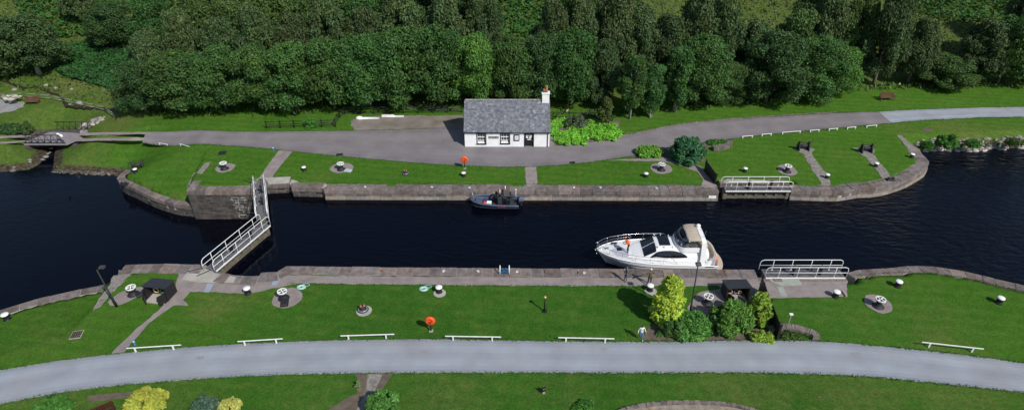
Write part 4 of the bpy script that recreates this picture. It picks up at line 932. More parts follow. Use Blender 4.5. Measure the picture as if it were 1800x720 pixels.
    mb = MB(); mb.lathe([(0.16, 0), (0.13, .35), (0.12, .6), (0.16, .68), (0.15, .75), (0.11, .75)], 12, (L - 0.34, W / 2 + .02, hr + .94), tint=(1.2, 1.1, .8)); mb.lathe([(0.16, 0), (0.14, .3), (0.16, .36), (0.11, .36)], 12, (L - 0.62, W / 2, hr + .94), tint=(.9, .8, .8)); mb.build("chimney_pot", mat("terracotta", (0.34, 0.17, 0.09), 0.8, 0.2, 4), o)
    # windows
    for x0, x1, z0, z1, t in ops:
        cx = (x0 + x1) / 2; w = x1 - x0; h = z1 - z0
        if t == "w":
            mb = MB()
            for sx in (-1, 1): mb.box((cx + sx * (w / 2 + .03), -0.01, (z0 + z1) / 2), (0.10, 0.05, h + .14))
            mb.box((cx, -0.012, z1 + .05), (w + .16, 0.05, .1)); mb.box((cx, -0.03, z0 - .04), (w + .2, 0.12, .1))
            fr = mb.build("window", M_BLACK, o)
            mb = MB(); mb.box((cx, 0.2, (z0 + z1) / 2), (w, 0.02, h)); mb.build("pane", M_GLASS, fr)
            mb = MB(); y = 0.14
            for sx in (-1, 1): mb.box((cx + sx * (w / 2 - .03), y, (z0 + z1) / 2), (0.06, 0.05, h))
            for f, hh in ((0.03, .07), (0.30, .045), (0.60, .10), (0.97, .05), (.78, .03)): mb.box((cx, y - .005, z0 + h * f), (w - .13, 0.05, hh))
            for f in (1 / 3, 2 / 3): mb.box((cx - w / 2 + w * f, y + .004, (z0 + z1) / 2), (0.035, 0.04, h - .1))
            mb.box((cx - .04, y + .03, z0 + .14), (w - .28, .02, .22)); mb.build("sash", M_WHITE, fr)
        else:
            mb = MB()
            for sx in (-1, 1): mb.box((cx + sx * (w / 2 + .02), -0.01, (z0 + z1) / 2), (0.07, 0.05, h))
            mb.box((cx, -0.012, z1 + .04), (w + .12, 0.05, .08)); mb.box((cx, .22, (z0 + z1) / 2), (w, .06, h))
            for sx in (-1, 1):
                mb.box((cx + sx * w * .23, .18, z0 + h * .25), (w * .32, .03, h * .35))
            dr = mb.build("door", M_BLACK, o)
            mb = MB(); mb.box((cx, .175, z0 + h * .74), (w * .66, .02, h * .30)); mb.build("pane", M_GLASS, dr)
            mb = MB()
            for i, (dx, dz, ww, hh) in enumerate(((-.25, .80, .2, .12), (.0, .82, .16, .10), (.22, .79, .2, .13), (-.22, .68, .24, .11), (.12, .67, .26, .10), (.02, .54, .42, .07))): mb.box((cx + dx * w, .155, z0 + dz * h), (ww * w, .01, hh * h))
            mb.build("notice", M_WHITE, dr)
            mb = MB(); mb.tube([(cx + w * .36, .14, z0 + h * .48), (cx + w * .28, .14, z0 + h * .48)], .02, 6); mb.build("handle", M_GALV, dr)
            mb = MB(); mb.box((cx, -.06, .05), (w + .1, .4, .1)); mb.build("doorstep", M_STONEPALE, o)
    # name plate with two short worn words, notice board
    mb = MB(); mb.box((X(868), -.025, 1.32), (X(876.5) - X(859), .04, .24)); sg = mb.build("name_plate", M_BLACK, o)
    mb = MB(); x = X(860.2)
    for i in range(13):
        if i == 8: mb.build("lettering", M_WHITE, sg); mb = MB(); continue
        xx = x + i * .082; g = i % 4
        mb.box((xx, -.052, 1.32), (.018, .012, .12)); 
        if g in (0, 1): mb.box((xx + .025, -.052, 1.37), (.035, .012, .018))
        if g in (0, 2, 3): mb.box((xx + .025, -.052, 1.27), (.035, .012, .018))
        if g in (1, 3): mb.box((xx + .045, -.052, 1.32), (.016, .012, .10))
    mb.build("lettering", M_WHITE, sg)
    mb = MB(); mb.box((X(908), -.04, 1.28), (.64, .07, .74)); nb = mb.build("notice_board", M_BLACK, o)
    mb = MB(); mb.box((X(908) + .01, -.085, 1.30), (.46, .015, .54)); mb.build("poster", mat("poster_paper", (0.62, 0.64, 0.70), 0.4, 0.08, 5), nb)
    mb = MB(); mb.tube([(-.1, -.18, he - .13), (L + .08, -.18, he - .15)], .055, 8); mb.build("gutter", M_BLACK, o)
    mb = MB(); mb.tube([(L - .22, -.15, he - .15), (L - .22, -.05, he - .4), (L - .22, -.05, .03)], .045, 8); mb.build("downpipe", M_BLACK, o)
cottage()

# ------------------------------------------------------------------ lock gates
def gate_leaf(name, label, a, L, rz, bodydepth, mirror=1, group=None, beams=True, w=0.95):
    """walkway leaf: runs along local +x from the heel; near rail at -y"""
    o = thing(name, label, "lock gate", (a.x, a.y, 0.12), rz, group)
    mb = MB(); mb.box((L / 2, 0, -0.04), (L, w, 0.08)); 
    for i in range(int(L / .16)): mb.box((.1 + i * .16, 0, 0.006), (.13, w - .06, 0.02), tint=(random.uniform(.8, 1.2),) * 3)
    mb.build("walkway", M_DECK, o)
    mb = MB()
    for z in (-.35, -.95, -1.55, -2.2, -2.9): mb.box((L / 2, 0, z), (L - .1, .42, .26), jit=.01)
    for x in np.linspace(.2, L - .2, 7): mb.box((x, 0.0, -1.9), (.22, .36, 3.7))
    mb.box((L / 2, .1, -2.2), (L - .3, .12, 4.0)); mb.box((.12, 0, -2.3), (.34, .5, 4.4)); mb.box((L - .12, 0, -2.3), (.30, .5, 4.4)); mb.build("frame", M_TIMBER, o)
    for sd in (-1, 1):
        y = sd * (w / 2 + .02); mb = MB(); r = .029; H = 1.05; x0, x1 = (-.08 if sd < 0 else -.25), L + .05
        pts = [(x0, y, .04), (x0, y, H - .28), (x0 + .08, y, H - .09), (x0 + .28, y, H), (x1 - .28, y, H), (x1 - .08, y, H - .09), (x1, y, H - .28), (x1, y, .04)]
        mb.tube(pts, r, 8); mb.tube([(x0, y, .5), (x1, y, .5)], .022, 6); mb.build("handrail", M_WHITE, o)
        for x in np.linspace(x0 + 1.1, x1 - 1.0, 4):
            mb = MB(); mb.tube([(x, y, -.05), (x, y, H)], .026, 6); mb.box((x, y, .02), (.14, .08, .06)); mb.build("post", M_WHITE, o)
        mb = MB(); mb.box((L / 2, y + sd * .035, -.03), (L, .03, .14)); mb.build("kick_board", M_WHITE if sd < 0 else M_DECK, o)
    for x in (L * .36, L * .70):
        mb = MB(); mb.box((x, -.12, .35), (.16, .16, .70)); mb.lathe([(.13, 0), (.13, .12), (.06, .16), (.06, .28)], 10, (x, -.12, .68)); mb.tube([(x - .3, -.12, .85), (x + .22, -.12, .85)], .03, 6); mb.box((x, .12, -.5), (.1, .1, 1.2)); mb.build("paddle_gear", M_BLACK, o)
    return o
def ang(a, b): return math.atan2(b.y - a.y, b.x - a.x)
a1 = P(371, 474, .1); b1 = P(467, 394, .1)
d1 = (b1 - a1).normalized(); n1_ = Vector((-d1.y, d1.x, 0))
gate_leaf("lock_gate", "closed gate leaf with white railings reaching out from the near quay at left", a1, (b1 - a1).length, ang(a1, b1), 4)
a2 = P(457, 322, .1); b2 = P(462, 384, .1)
gate_leaf("lock_gate", "closed gate leaf with white railings hinged on the far quay by the tall dark pier", b2, (a2 - b2).length, ang(b2, a2), 4)
a3 = P(1342, 481, .1)
gate_leaf("lock_gate", "open gate leaf with white railings folded against the near quay at right", a3, P(1481, 481, .1).x - a3.x, 0, 4)
a4 = P(1273, 331, .1)
gate_leaf("lock_gate", "open gate leaf with white railings folded against the far quay at right", a4, P(1387, 331, .1).x - a4.x, 0, 4)
mb = MB(); p = P(1252, 346, -.6); mb.box(p, (.75, .1, .3)); mb.tube([p + Vector((-.25, .1, .1)), p + Vector((-.4, .6, .55))], .03, 6); mb.build("white_plate", M_WHITE, label="small white plate on the far quay face left of the open gate", cat="plate")
for lab, a, b in (("rusty anchor rods running from the closed gate heel across the near apron", P(330, 478), P(368, 474)),):
    o = thing("anchor_strap", lab, "metal strap", (0, 0, 0))
    for q, r_ in ((P(330, 478), P(362, 471)), (P(346, 486), P(372, 475))):
        mb = MB(); mb.tube([q + Vector((0, 0, .07)), r_ + Vector((0, 0, .09))], .035, 6); mb.build("rod", M_IRON, o)
o = thing("anchor_strap", "anchor rods at the heel of the far closed gate beside the pier", "metal strap", (0, 0, 0))
for q, r_ in ((P(430, 318), P(449, 325)), (P(436, 314), P(452, 320))):
    mb = MB(); mb.tube([q + Vector((0, 0, .07)), r_ + Vector((0, 0, .09))], .03, 6); mb.build("rod", M_IRON, o)

# ------------------------------------------------------------------ capstans, bollards, winches
def capstan_proto():
    o = thing("capstan", None, None)
    mb = MB(); mb.lathe([(.56, 0), (.56, .05), (.42, .10), (.30, .16), (.26, .45), (.28, .62), (.34, .70), (.26, .78)], 20); mb.build("drum", M_IRON, o)
    mb = MB(); n = 12; R0, R1, z0, z1 = .47, .385, .84, .94
    P8 = [(math.cos(2 * math.pi * i / n), math.sin(2 * math.pi * i / n)) for i in range(n)]
    vs = [(c * R0, s * R0, z0) for c, s in P8] + [(c * R0, s * R0, z1) for c, s in P8] + [(c * R1, s * R1, z0) for c, s in P8] + [(c * R1, s * R1, z1) for c, s in P8]
    fs = []
    for i in range(n):
        j = (i + 1) % n; fs += [(i, j, n + j, n + i), (n + i, n + j, 3 * n + j, 3 * n + i), (2 * n + j, 2 * n + i, 3 * n + i, 3 * n + j), (i, 2 * n + i, 2 * n + j, j)]
    mb.add(vs, fs)
    for k in range(4):
        a = k * math.pi / 2 + .4; c, s = math.cos(a), math.sin(a)
        mb.box((c * .26, s * .26, .895), (.27, .10, .10), rz=a)
    mb.lathe([(.07, .84), (.07, .97), (.03, 1.0)], 12); mb.build("head", M_WHITE, o)
    mb = MB(); mb.lathe([(.36, .80), (.36, .86), (.05, .86)], 20); mb.build("socket_ring", M_BLACK, o)
    return o
cp = capstan_proto()
caps = [(395, 297, "white topped capstan on the far lawn left of the closed gates"), (600, 298, "white topped capstan beside a pale cover on the far lawn"), (1162, 299, "white topped capstan on the far lawn under the blue green shrub"), (1383, 302, "white topped capstan on the far lawn behind the open gate"),
        (235, 517, "white topped capstan next to the black shed at left"), (499, 524, "white topped capstan on a large bare pad right of the near closed gate"), (1243, 533, "white topped capstan between the lamp post and the right black shed"), (1543, 538, "white topped capstan on the near lawn right of the open gate")]
for i, (x, y, lab) in enumerate(caps):
    p = G(x, y)
    if i == 0: cp.location = p; cp.scale = (.82,) * 3; tag(cp, lab, "capstan", "white topped capstans round the lock")
    else: dup(cp, lab, loc=p, rz=random.uniform(0, 1))
    if i == 0: cp["category"] = "capstan"
mb = MB(); mb.M = Matrix.Translation(G(612, 301)) @ Matrix.Rotation(-.3, 4, 'Z'); mb.box((0, 0, .10), (.75, .5, .14), bev=.03); mb.build("cover_plate", mat("pale_blue_cover", (0.42, 0.48, 0.52), 0.5, 0.1, 3), label="pale blue grey cover lying beside the far capstan", cat="cover")
mb = MB(); p = G(499, 529); mb.M = Matrix.Translation(p) @ Matrix.Rotation(.2, 4, 'Z'); mb.box((0.12, -.3, .12), (.55, .85, .24), bev=.04); mb.build("motor_housing", M_IRON, label="black motor housing in front of the capstan on the large bare pad", cat="housing")
mb = MB(); p = G(246, 519); mb.M = Matrix.Translation(p) @ Matrix.Rotation(.8, 4, 'Z'); mb.box((0.3, 0, .1), (1.1, .5, .2), bev=.04); mb.build("motor_housing", M_IRON, label="black motor housing between the left capstan and the black shed", cat="housing")
def boll_proto():
    o = thing("bollard", None, None)
    mb = MB(); mb.lathe([(.34, 0), (.31, .06), (.26, .12), (.25, .42), (.29, .52), (.31, .55)], 18); mb.build("post", M_BLACK, o)
    mb = MB(); mb.lathe([(.31, .55), (.33, .60), (.31, .66), (.22, .70), (.0, .715)], 18); mb.build("cap", M_WHITE, o)
    return o
bp_ = boll_proto()
bolls = [(239, 303, "bollard by the black winch on the low far left lawn"), (535, 300, "bollard on the far lawn right of the side path"), (815, 310, "bollard below the orange life ring on the far lawn"), (1135, 311, "bollard on the far lawn left of the shrub capstan"), (1309, 302, "bollard on the far lawn just behind the open far gate"), (1453, 313, "bollard beside the first cobbled winch path on the right"), (1539, 293, "bollard on the second cobbled winch path"), (1602, 277, "bollard nearest the rounded right end of the far wall"),
         (436, 515, "bollard on the near gravel quay close to the closed gate"), (772, 513, "bollard on a round stone base at the near lawn edge"), (1142, 510, "bollard next to the man in khaki on the near quay"), (1468, 521, "bollard on the paved strip under the open near gate"), (1577, 503, "bollard on the near lawn by the curved stone edge"), (1755, 532, "bollard near the right border of the near lawn"), (13, 561, "bollard at the left border of the near lawn")]
for i, (x, y, lab) in enumerate(bolls):
    lab = "black " + lab.replace("bollard", "bollard with a white cap", 1)
    s_ = .72 if y < 320 else .86
    if i == 0: bp_.location = G(x, y); bp_.scale = (s_,) * 3; tag(bp_, lab, "bollard", "white capped mooring bollards")
    else: dup(bp_, lab, loc=G(x, y), sc=s_)
for i, (x, y) in enumerate(((535, 301), (815, 311), (1135, 312), (772, 515), (1143, 512))):
    pts = [G(x + 1, y) + Vector((.5 * math.cos(a), .5 * math.sin(a), 0)) for a in np.linspace(0, 6.28, 14)[:-1]]
    mb = MB(); mb.prism([(q.x, q.y) for q in pts], -.05, .035); tag(mb.build("bollard_footing", M_CONC), kind="structure")
def low_capstan():
    o = thing("old_capstan", None, None)
    mb = MB(); mb.lathe([(.62, 0), (.62, .10), (.50, .14), (.34, .20), (.30, .42), (.34, .50)], 20); mb.build("drum", M_IRON, o)
    mb = MB(); mb.lathe([(.52, .10), (.53, .17), (.48, .20), (.44, .17)], 24); mb.build("rim", M_GALV, o)
    mb = MB()
    for s in (-1, 1): mb.lathe([(.20, .48), (.20, .60), (.12, .70), (.0, .74)], 10, (s * .17, 0, 0), sx=.7)
    mb.build("head", M_RUST, o); return o
lc = low_capstan(); lc.location = G(713, 305); tag(lc, "old low rusty topped capstan on the far lawn", "capstan", "old rusty topped capstans")
dup(lc, "old low rusty topped capstan on the near lawn", loc=G(638, 544), rz=.4, sc=.72); lc.scale = (.62,) * 3
for x, y, r in ((713, 306, .5), (638, 546, .6)):
    q = G(x + 2, y); mb = MB(); mb.prism([(q.x + r * math.cos(a), q.y + r * math.sin(a)) for a in np.linspace(0, 6.28, 16)[:-1]], -.05, .03); tag(mb.build("bollard_footing", M_CONC), kind="structure")
def winch_proto():
    o = thing("chain_winch", None, None)
    for s in (-1, 1):
        mb = MB(); x = s * .55
        mb.add([(x - .05, -.45, 0), (x + .05, -.45, 0), (x + .05, .45, 0), (x - .05, .45, 0), (x - .05, -.12, 1.0), (x + .05, -.12, 1.0), (x + .05, .12, 1.0), (x - .05, .12, 1.0)], [(0, 1, 5, 4), (1, 2, 6, 5), (2, 3, 7, 6), (3, 0, 4, 7), (4, 5, 6, 7)])
        mb.build("side_frame", M_IRON, o)
    mb = MB(); mb.tube([(-.6, 0, .5), (.6, 0, .5)], .17, 12); mb.build("drum", M_IRON, o)
    mb = MB(); mb.tube([(-.75, 0, .88), (.75, 0, .88)], .04, 8); mb.tube([(-.75, 0, .88), (-.78, 0, .6), (-.95, 0, .58)], .025, 6); mb.tube([(.75, 0, .88), (.78, 0, 1.1), (.98, 0, 1.12)], .025, 6); mb.build("crank", M_IRON, o)
    mb = MB(); mb.tube([(.48, .26 * math.cos(a), .5 + .26 * math.sin(a)) for a in np.linspace(0, 6.28, 17)[:-1]], .05, 6, closed=True); mb.tube([(.48, -.24, .5), (.48, .24, .5)], .03, 5); mb.tube([(.48, 0, .26), (.48, 0, .74)], .03, 5); mb.build("gear_wheel", M_IRON, o)
    return o
wi = winch_proto()
for i, (x, y, lab, rz) in enumerate(((243, 297, "black chain winch standing on the low far left lawn", .5), (1411, 263, "black chain winch at the head of the first cobbled path from the left", .0), (1521, 267, "black chain winch at the head of the second cobbled path", .05))):
    s_ = 1.0
    if i == 0: wi.location = G(x, y); wi.rotation_euler.z = rz; tag(wi, lab, "winch", "black chain winches")
    else: dup(wi, lab, loc=G(x, y), rz=rz)
for x, y, lab in ((219, 325, "small black fairlead on the curved left coping"), (1565, 317, "small black fairlead on the coping at the end of the second cobbled path")):
    o = thing("fairlead", lab, "fairlead", G(x, y) + Vector((0, 0, .05)))
    mb = MB(); mb.box((0, 0, .08), (.8, .4, .14), bev=.03); mb.build("base", M_IRON, o)
    for s in (-1, 1): mb = MB(); mb.lathe([(.1, .1), (.08, .25), (.11, .30)], 10, (s * .22, 0, 0)); mb.build("roller", M_IRON, o)

# ------------------------------------------------------------------ life rings
def ring_post(name, label, p, rz):
    o = thing(name, label, "life ring", p, rz, "orange life ring housings on posts", .88)
    mb = MB(); mb.box((0, 0, .55), (.09, .09, 1.1)); mb.build("post", M_BLACK, o)
    mb = MB(); mb.box((0, 0, .03), (.3, .3, .08)); mb.build("footing", M_CONC, o)
    mb = MB(); mb.M = Matrix.Translation((0, -.06, 1.25)) @ Matrix.Rotation(R(90), 4, 'X'); mb.lathe([(.42, -.08), (.44, .0), (.42, .08), (.34, .13), (.20, .14), (.17, .10), (.0, .10)], 22); hs = mb.build("ring_housing", M_ORANGE, o, recalc=True)
    mb = MB(); mb.box((0, -.20, 1.10), (.18, .04, .16)); mb.box((-.10, -.20, 1.24), (.1, .03, .05)); mb.box((.1, -.2, 1.24), (.1, .03, .05)); mb.build("clip", mat("dark_red", (.22, .02, .01), .6, .1, 2), hs)
ring_post("life_ring_post", "round orange life ring housing on a post by the far road", G(817, 296), 0.05)
ring_post("life_ring_post", "round orange life ring housing on a post in the near lawn", G(758, 581.5), -0.08)

# ------------------------------------------------------------------ low white rails
def low_rail(name, label, a, b, group, h=.45, ends=False, w=.055):
    d = b - a; L = math.hypot(d.x, d.y); o = thing(name, label, "barrier", a, math.atan2(d.y, d.x), group); dz = d.z
    mb = MB(); pts = [(0, 0, h), (L, 0, h + dz)]
    mb.box((L / 2, 0, h), (L, w, .06)); mb.build("rail", M_WHITE, o)
    for x in ((.08, L - .08) if ends else (L * .14, L * .84)):
        mb = MB(); mb.box((x, 0, (h - .04) / 2), (.09, .08, h - .04)); mb.build("post", M_WHITE, o)
gn = "low white rails along the near gravel road"
for (x0, y0, x1, y1, lab) in ((226, 619, 321, 613, "low white rail by the foot of the left path with a blue marker beside it"), (420, 607, 499, 602, "shortest low white rail along the near lawn, below the bare capstan pad"), (600, 597, 694, 594, "low white rail left of the near orange life ring"), (783, 597.5, 881, 599, "low white rail right of the near orange life ring"), (981, 600, 1079, 602, "low white rail left of the walking woman"), (1617, 608, 1725, 620, "slanting low white rail on the right lawn beyond the planter")):
    low_rail("low_rail", lab, G(x0, y0), G(x1, y1), gn, h=.42)
gf = "low white hoops along the far road"
for i, (x0, y0, x1, y1, lab) in enumerate(((280, 254.5, 295, 255.5, "first short white hoop rail at the left end of the far tarmac"), (317, 256, 333, 257.5, "second short white hoop rail from the left on the far road verge"),
        (1304, 243, 1323, 241.5, "leftmost short white hoop rail above the right far lawn"), (1338, 239.5, 1356, 238, "short white hoop rail left of the long one above the first winch"), (1374, 236, 1407, 233.5, "longest white hoop rail on the far road verge"), (1423, 232.5, 1440, 231, "short white hoop rail directly right of the longest one"), (1456, 230, 1472, 228.5, "short white hoop rail third from the right end of the tarmac"), (1488, 227.5, 1504, 226, "short white hoop rail second from the right end of the tarmac"), (1522, 224.5, 1541, 223, "short white hoop rail nearest the pale gravel towpath"))):
    low_rail("hoop_rail", lab, G(x0, y0), G(x1, y1), gf, h=.24, ends=True, w=.06)

# ------------------------------------------------------------------ posts and lamps
def lamp(name, label, base, top_px, h, arm):
    d = P(*top_px, h) - base; d.z = h; o = thing(name, label, "lamp post", base)
    mb = MB(); t = d.normalized(); mb.tube([(0, 0, -.1), tuple(d * .25), tuple(d * .26), tuple(d)], [.09, .085, .06, .045], 8); mb.box((0, 0, .2), (.15, .15, .4)); mb.build("pole", M_IRON, o)
    mb = MB(); e = d + Vector(arm); mb.tube([tuple(d * .985), tuple(e)], .03, 6); mb.box(tuple(e), (.38, .3, .16), bev=.04); mb.build("lamp_head", mat("lamp_grey", (0.05, 0.05, 0.055), 0.5, 0.1, 3), o)
lamp("lamp_post", "tall grey lamp post by the cobble strip on the near left lawn", G(205, 538), (170, 474), 4.3, (.35, .15, .15))
lamp("lamp_post", "tall black lamp post rising between the golden conifer and the right capstan", G(1212, 556), (1227, 466), 5.2, (.05, .1, .05))
def bolt_post(label, p, h, capm, name="post_lamp"):
    o = thing(name, label, "post", p); mb = MB(); mb.tube([(0, 0, 0), (0, 0, h)], .055, 8); mb.box((0, 0, .03), (.34, .34, .06)); mb.build("post", M_BLACK, o)
    mb = MB(); mb.lathe([(.10, h), (.16, h + .07), (.10, h + .15), (.03, h + .2)], 10); mb.build("head", capm, o)
bolt_post("slim black post with a brass coloured head in the middle of the near lawn", G(957, 546.5), 1.35, mat("brass", (.5, .32, .12), .4, .1, 3, metal=.5))
o = thing("marker_post", "leaning grey post with a white top beside the curved planter", "post", G(1384, 573))
mb = MB(); mb.box((0, 0, .6), (.08, .08, 1.2)); mb.build("post", M_GALV, o); mb = MB(); mb.box((0, 0, 1.22), (.26, .2, .06)); mb.build("cap", M_WHITE, o)
for x, y, lab in ((238, 606, "short blue marker at the foot of the near left path"), (481, 265, "short blue marker at the top of the far side path")):
    o = thing("marker_post", lab, "post", G(x, y), .3); mb = MB(); mb.box((0, 0, .25), (.14, .05, .5), taper=.1); mb.build("board", M_BLUEP, o); mb = MB(); mb.box((0, -.035, .38), (.1, .02, .1)); mb.build("plate", M_WHITE, o)
o = thing("footlight", "small black spotlight standing in the lawn below the near road", "garden light", G(955, 690), .4)
mb = MB(); mb.box((0, 0, .12), (.16, .16, .24)); mb.build("stand", M_STONEPALE, o); mb = MB(); mb.box((0, 0, .36), (.24, .2, .24), bev=.04); mb.tube([(-.12, 0, .4), (-.12, 0, .62)], .03, 5); mb.tube([(.12, 0, .4), (.12, 0, .62)], .03, 5); mb.build("lamp", M_BLACK, o)
o = thing("pipe_stub", "spindly black forked post at the road edge by the bottom left bush", "post", G(88, 706))
mb = MB(); mb.tube([(0, 0, 0), (0.05, 0, .5)], .04, 6); mb.build("post", M_BLACK, o)
for e in ((.35, .3, .7), (.45, .15, .62), (.5, .05, .45)): mb = MB(); mb.tube([(.05, 0, .4), e], .015, 5); mb.build("prong", M_BLACK, o)

# ------------------------------------------------------------------ black sheds with open fronts
def shed(label, p, rz):
    o = thing("equipment_shed", label, "shed", p, rz, "open black boat gear sheds"); W_, D0, H0, H1 = 1.75, 1.25, 1.25, 1.05
    mb = MB()
    for s in (-1, 1):
        x = s * W_ / 2; t = .05
        mb.add([(x - t, -D0 / 2, 0), (x + t, -D0 / 2, 0), (x + t, D0 / 2, 0), (x - t, D0 / 2, 0), (x - t, -D0 / 2 + .18, H0), (x + t, -D0 / 2 + .18, H0), (x + t, D0 / 2, H1), (x - t, D0 / 2, H1)], [(0, 1, 5, 4), (1, 2, 6, 5), (2, 3, 7, 6), (3, 0, 4, 7), (4, 5, 6, 7)])
    mb.box((0, D0 / 2 - .03, H1 / 2), (W_ - .1, .06, H1)); mb.build("body", M_BLACK, o)
    mb = MB(); sl = math.atan2(H0 - H1, D0 - .18); 
    mb.add([(-W_ / 2 - .1, -D0 / 2 + .05, H0 + .02), (W_ / 2 + .1, -D0 / 2 + .05, H0 + .02), (W_ / 2 + .1, D0 / 2 + .1, H1), (-W_ / 2 - .1, D0 / 2 + .1, H1), (-W_ / 2 - .1, -D0 / 2 + .05, H0 + .08), (W_ / 2 + .1, -D0 / 2 + .05, H0 + .08), (W_ / 2 + .1, D0 / 2 + .1, H1 + .06), (-W_ / 2 - .1, D0 / 2 + .1, H1 + .06)], [(3, 2, 1, 0), (4, 5, 6, 7), (0, 1, 5, 4), (1, 2, 6, 5), (2, 3, 7, 6), (3, 0, 4, 7)])
    mb.build("roof", mat("roofing_felt", (0.028, 0.032, 0.042), .7, .2, 3), o)
    for s in (-1, 1):
        mb = MB(); mb.M = Matrix.Translation((s * W_ / 2, -D0 / 2 - .03, 0)) @ Matrix.Rotation(R(-115 if s > 0 else -60), 4, 'Z'); mb.box((.32 if s > 0 else .32, 0, .46), (.62, .05, .92)); mb.build("door", M_BLACK, o)
    mb = MB(); mb.box((0, -.45, .04), (W_ - .15, 1.0, .08)); mb.build("floor", M_CONC, o)
    mb = MB(); mb.box((0, .25, .78), (W_ - .12, .5, .05)); mb.build("shelf", M_GALV, o)
    M_GEAR = mat("mixed_gear", (0.5, 0.4, 0.3), .7, .3, 4); mb = MB()
    for i in range(7):
        c = [(1.2, 1.2, 1.1), (1.5, .8, .4), (.9, .5, .4), (1.6, 1.5, 1.2), (.4, .4, .6)][i % 5]; mb.box((-.62 + i * .2, .1, .87), (.16, .3, random.uniform(.1, .2)), tint=c, bev=.02)
    for i, (x, z, r, c) in enumerate(((-.45, .3, .22, (1.2, 1.1, .9)), (.1, .28, .18, (.3, .35, .6)), (.4, .2, .14, (1.5, 1.5, 1.5)))):
        mb.tube([(x + r * math.cos(a), .1, z + .12 + r * math.sin(a)) for a in np.linspace(0, 6.28, 13)[:-1]], .05, 6, closed=True, tint=c)
    mb.build("gear", M_GEAR, o)
shed("black open fronted shed holding gear beside the left capstan", G(285, 519), R(-8))
shed("black open fronted shed holding gear behind the shrubs at right", G(1291, 520), R(2))

# ------------------------------------------------------------------ black board fences
def board_fence(label, a, b, h):
    d = b - a; L = math.hypot(d.x, d.y); o = thing("board_fence", label, "fence", a, math.atan2(d.y, d.x)); n = int(L / .16)
    mb = MB()
    for i in range(n): mb.box((L * (i + .5) / n, 0, h / 2), (L / n - .008, .045, h + random.uniform(-.01, .01)))
    mb.build("boards", M_BLACK, o)
    for x in np.linspace(.05, L - .05, max(2, int(L / 1.4))): mb = MB(); mb.box((x, .07, (h + .08) / 2), (.1, .09, h + .08)); mb.build("post", M_BLACK, o)
board_fence("long black board fence running from the open near gate to the planter", G(1333, 511), G(1365, 597), 1.4)
board_fence("black board fence standing by the far open gate under the blue green shrub", G(1238, 298), G(1256, 324), 1.15)

# ------------------------------------------------------------------ rail fences
def rail_fence(label, pts, h=.95, rails=3, step=1.6, name="rail_fence", m=M_BLACK, pw=.1):
    o = thing(name, label, "fence", (0, 0, 0)); pts = resample(pts, step)
    for p in pts: mb = MB(); mb.box((p.x, p.y, p.z + h / 2), (pw, pw, h + .1)); mb.build("post", m, o)
    for r in range(rails):
        mb = MB(); z = h * (r + 1) / rails - .06
        for a, b in zip(pts[:-1], pts[1:]): mb.tube([a + Vector((0, -.06, z)), b + Vector((0, -.06, z))], .045, 4)
        mb.build("rail", m, o)
rail_fence("short black three rail fence with a bush growing through it", [G(469, 226), G(590, 223)], .95, 3, 1.7)
rail_fence("black rail fence running along the back of the yard to the cottage", [G(590, 222), G(598, 207), G(606, 201), G(812, 198)], .95, 3, 1.9)
rail_fence("dark rail fence behind the lime green bed right of the cottage", [G(972, 210), G(1056, 209)], .9, 2, 1.8)
rail_fence("low wire fence with slanting grey stakes below the stream", [G(-20, 176), G(42, 172), G(90, 176), G(130, 184), G(185, 196), G(200, 206)], .75, 2, 2.0, "wire_fence", mat("grey_stake", (.22, .22, .2), .8, .2, 3), .05)

# ------------------------------------------------------------------ benches
def bench(label, p, rz, L=1.8, m=M_WOOD):
    o = thing("bench", label, "bench", p, rz)
    mb = MB()
    for i in range(4): mb.box((0, -.22 + i * .13, .43), (L, .105, .035))
    mb.build("seat", m, o); mb = MB()
    for i in range(int(L / .13)): mb.box((-L / 2 + .08 + i * .13, .27 + .02, .68), (.09, .03, .42))
    mb.box((0, .28, .91), (L, .05, .09)); mb.build("backrest", m, o)
    for s in (-1, 1):
        for y, h in ((-.24, .62), (.27, .93)): mb = MB(); mb.box((s * (L / 2 - .03), y, h / 2), (.07, .07, h)); mb.build("leg", m, o)
        mb = MB(); mb.box((s * (L / 2 - .03), 0, .64), (.08, .6, .045)); mb.build("armrest", m, o)
bench("brown wooden bench on the right far lawn in front of the wood", G(1558, 176), R(3))
bench("brown wooden bench beside the gravel patio at far left", G(59, 183), R(4), 1.7)
bench("dark red bench partly hidden by the yellow bush at the bottom edge", G(178, 738), R(35), 1.8, mat("dark_red_wood", (.06, .014, .012), .7, .2, 4))

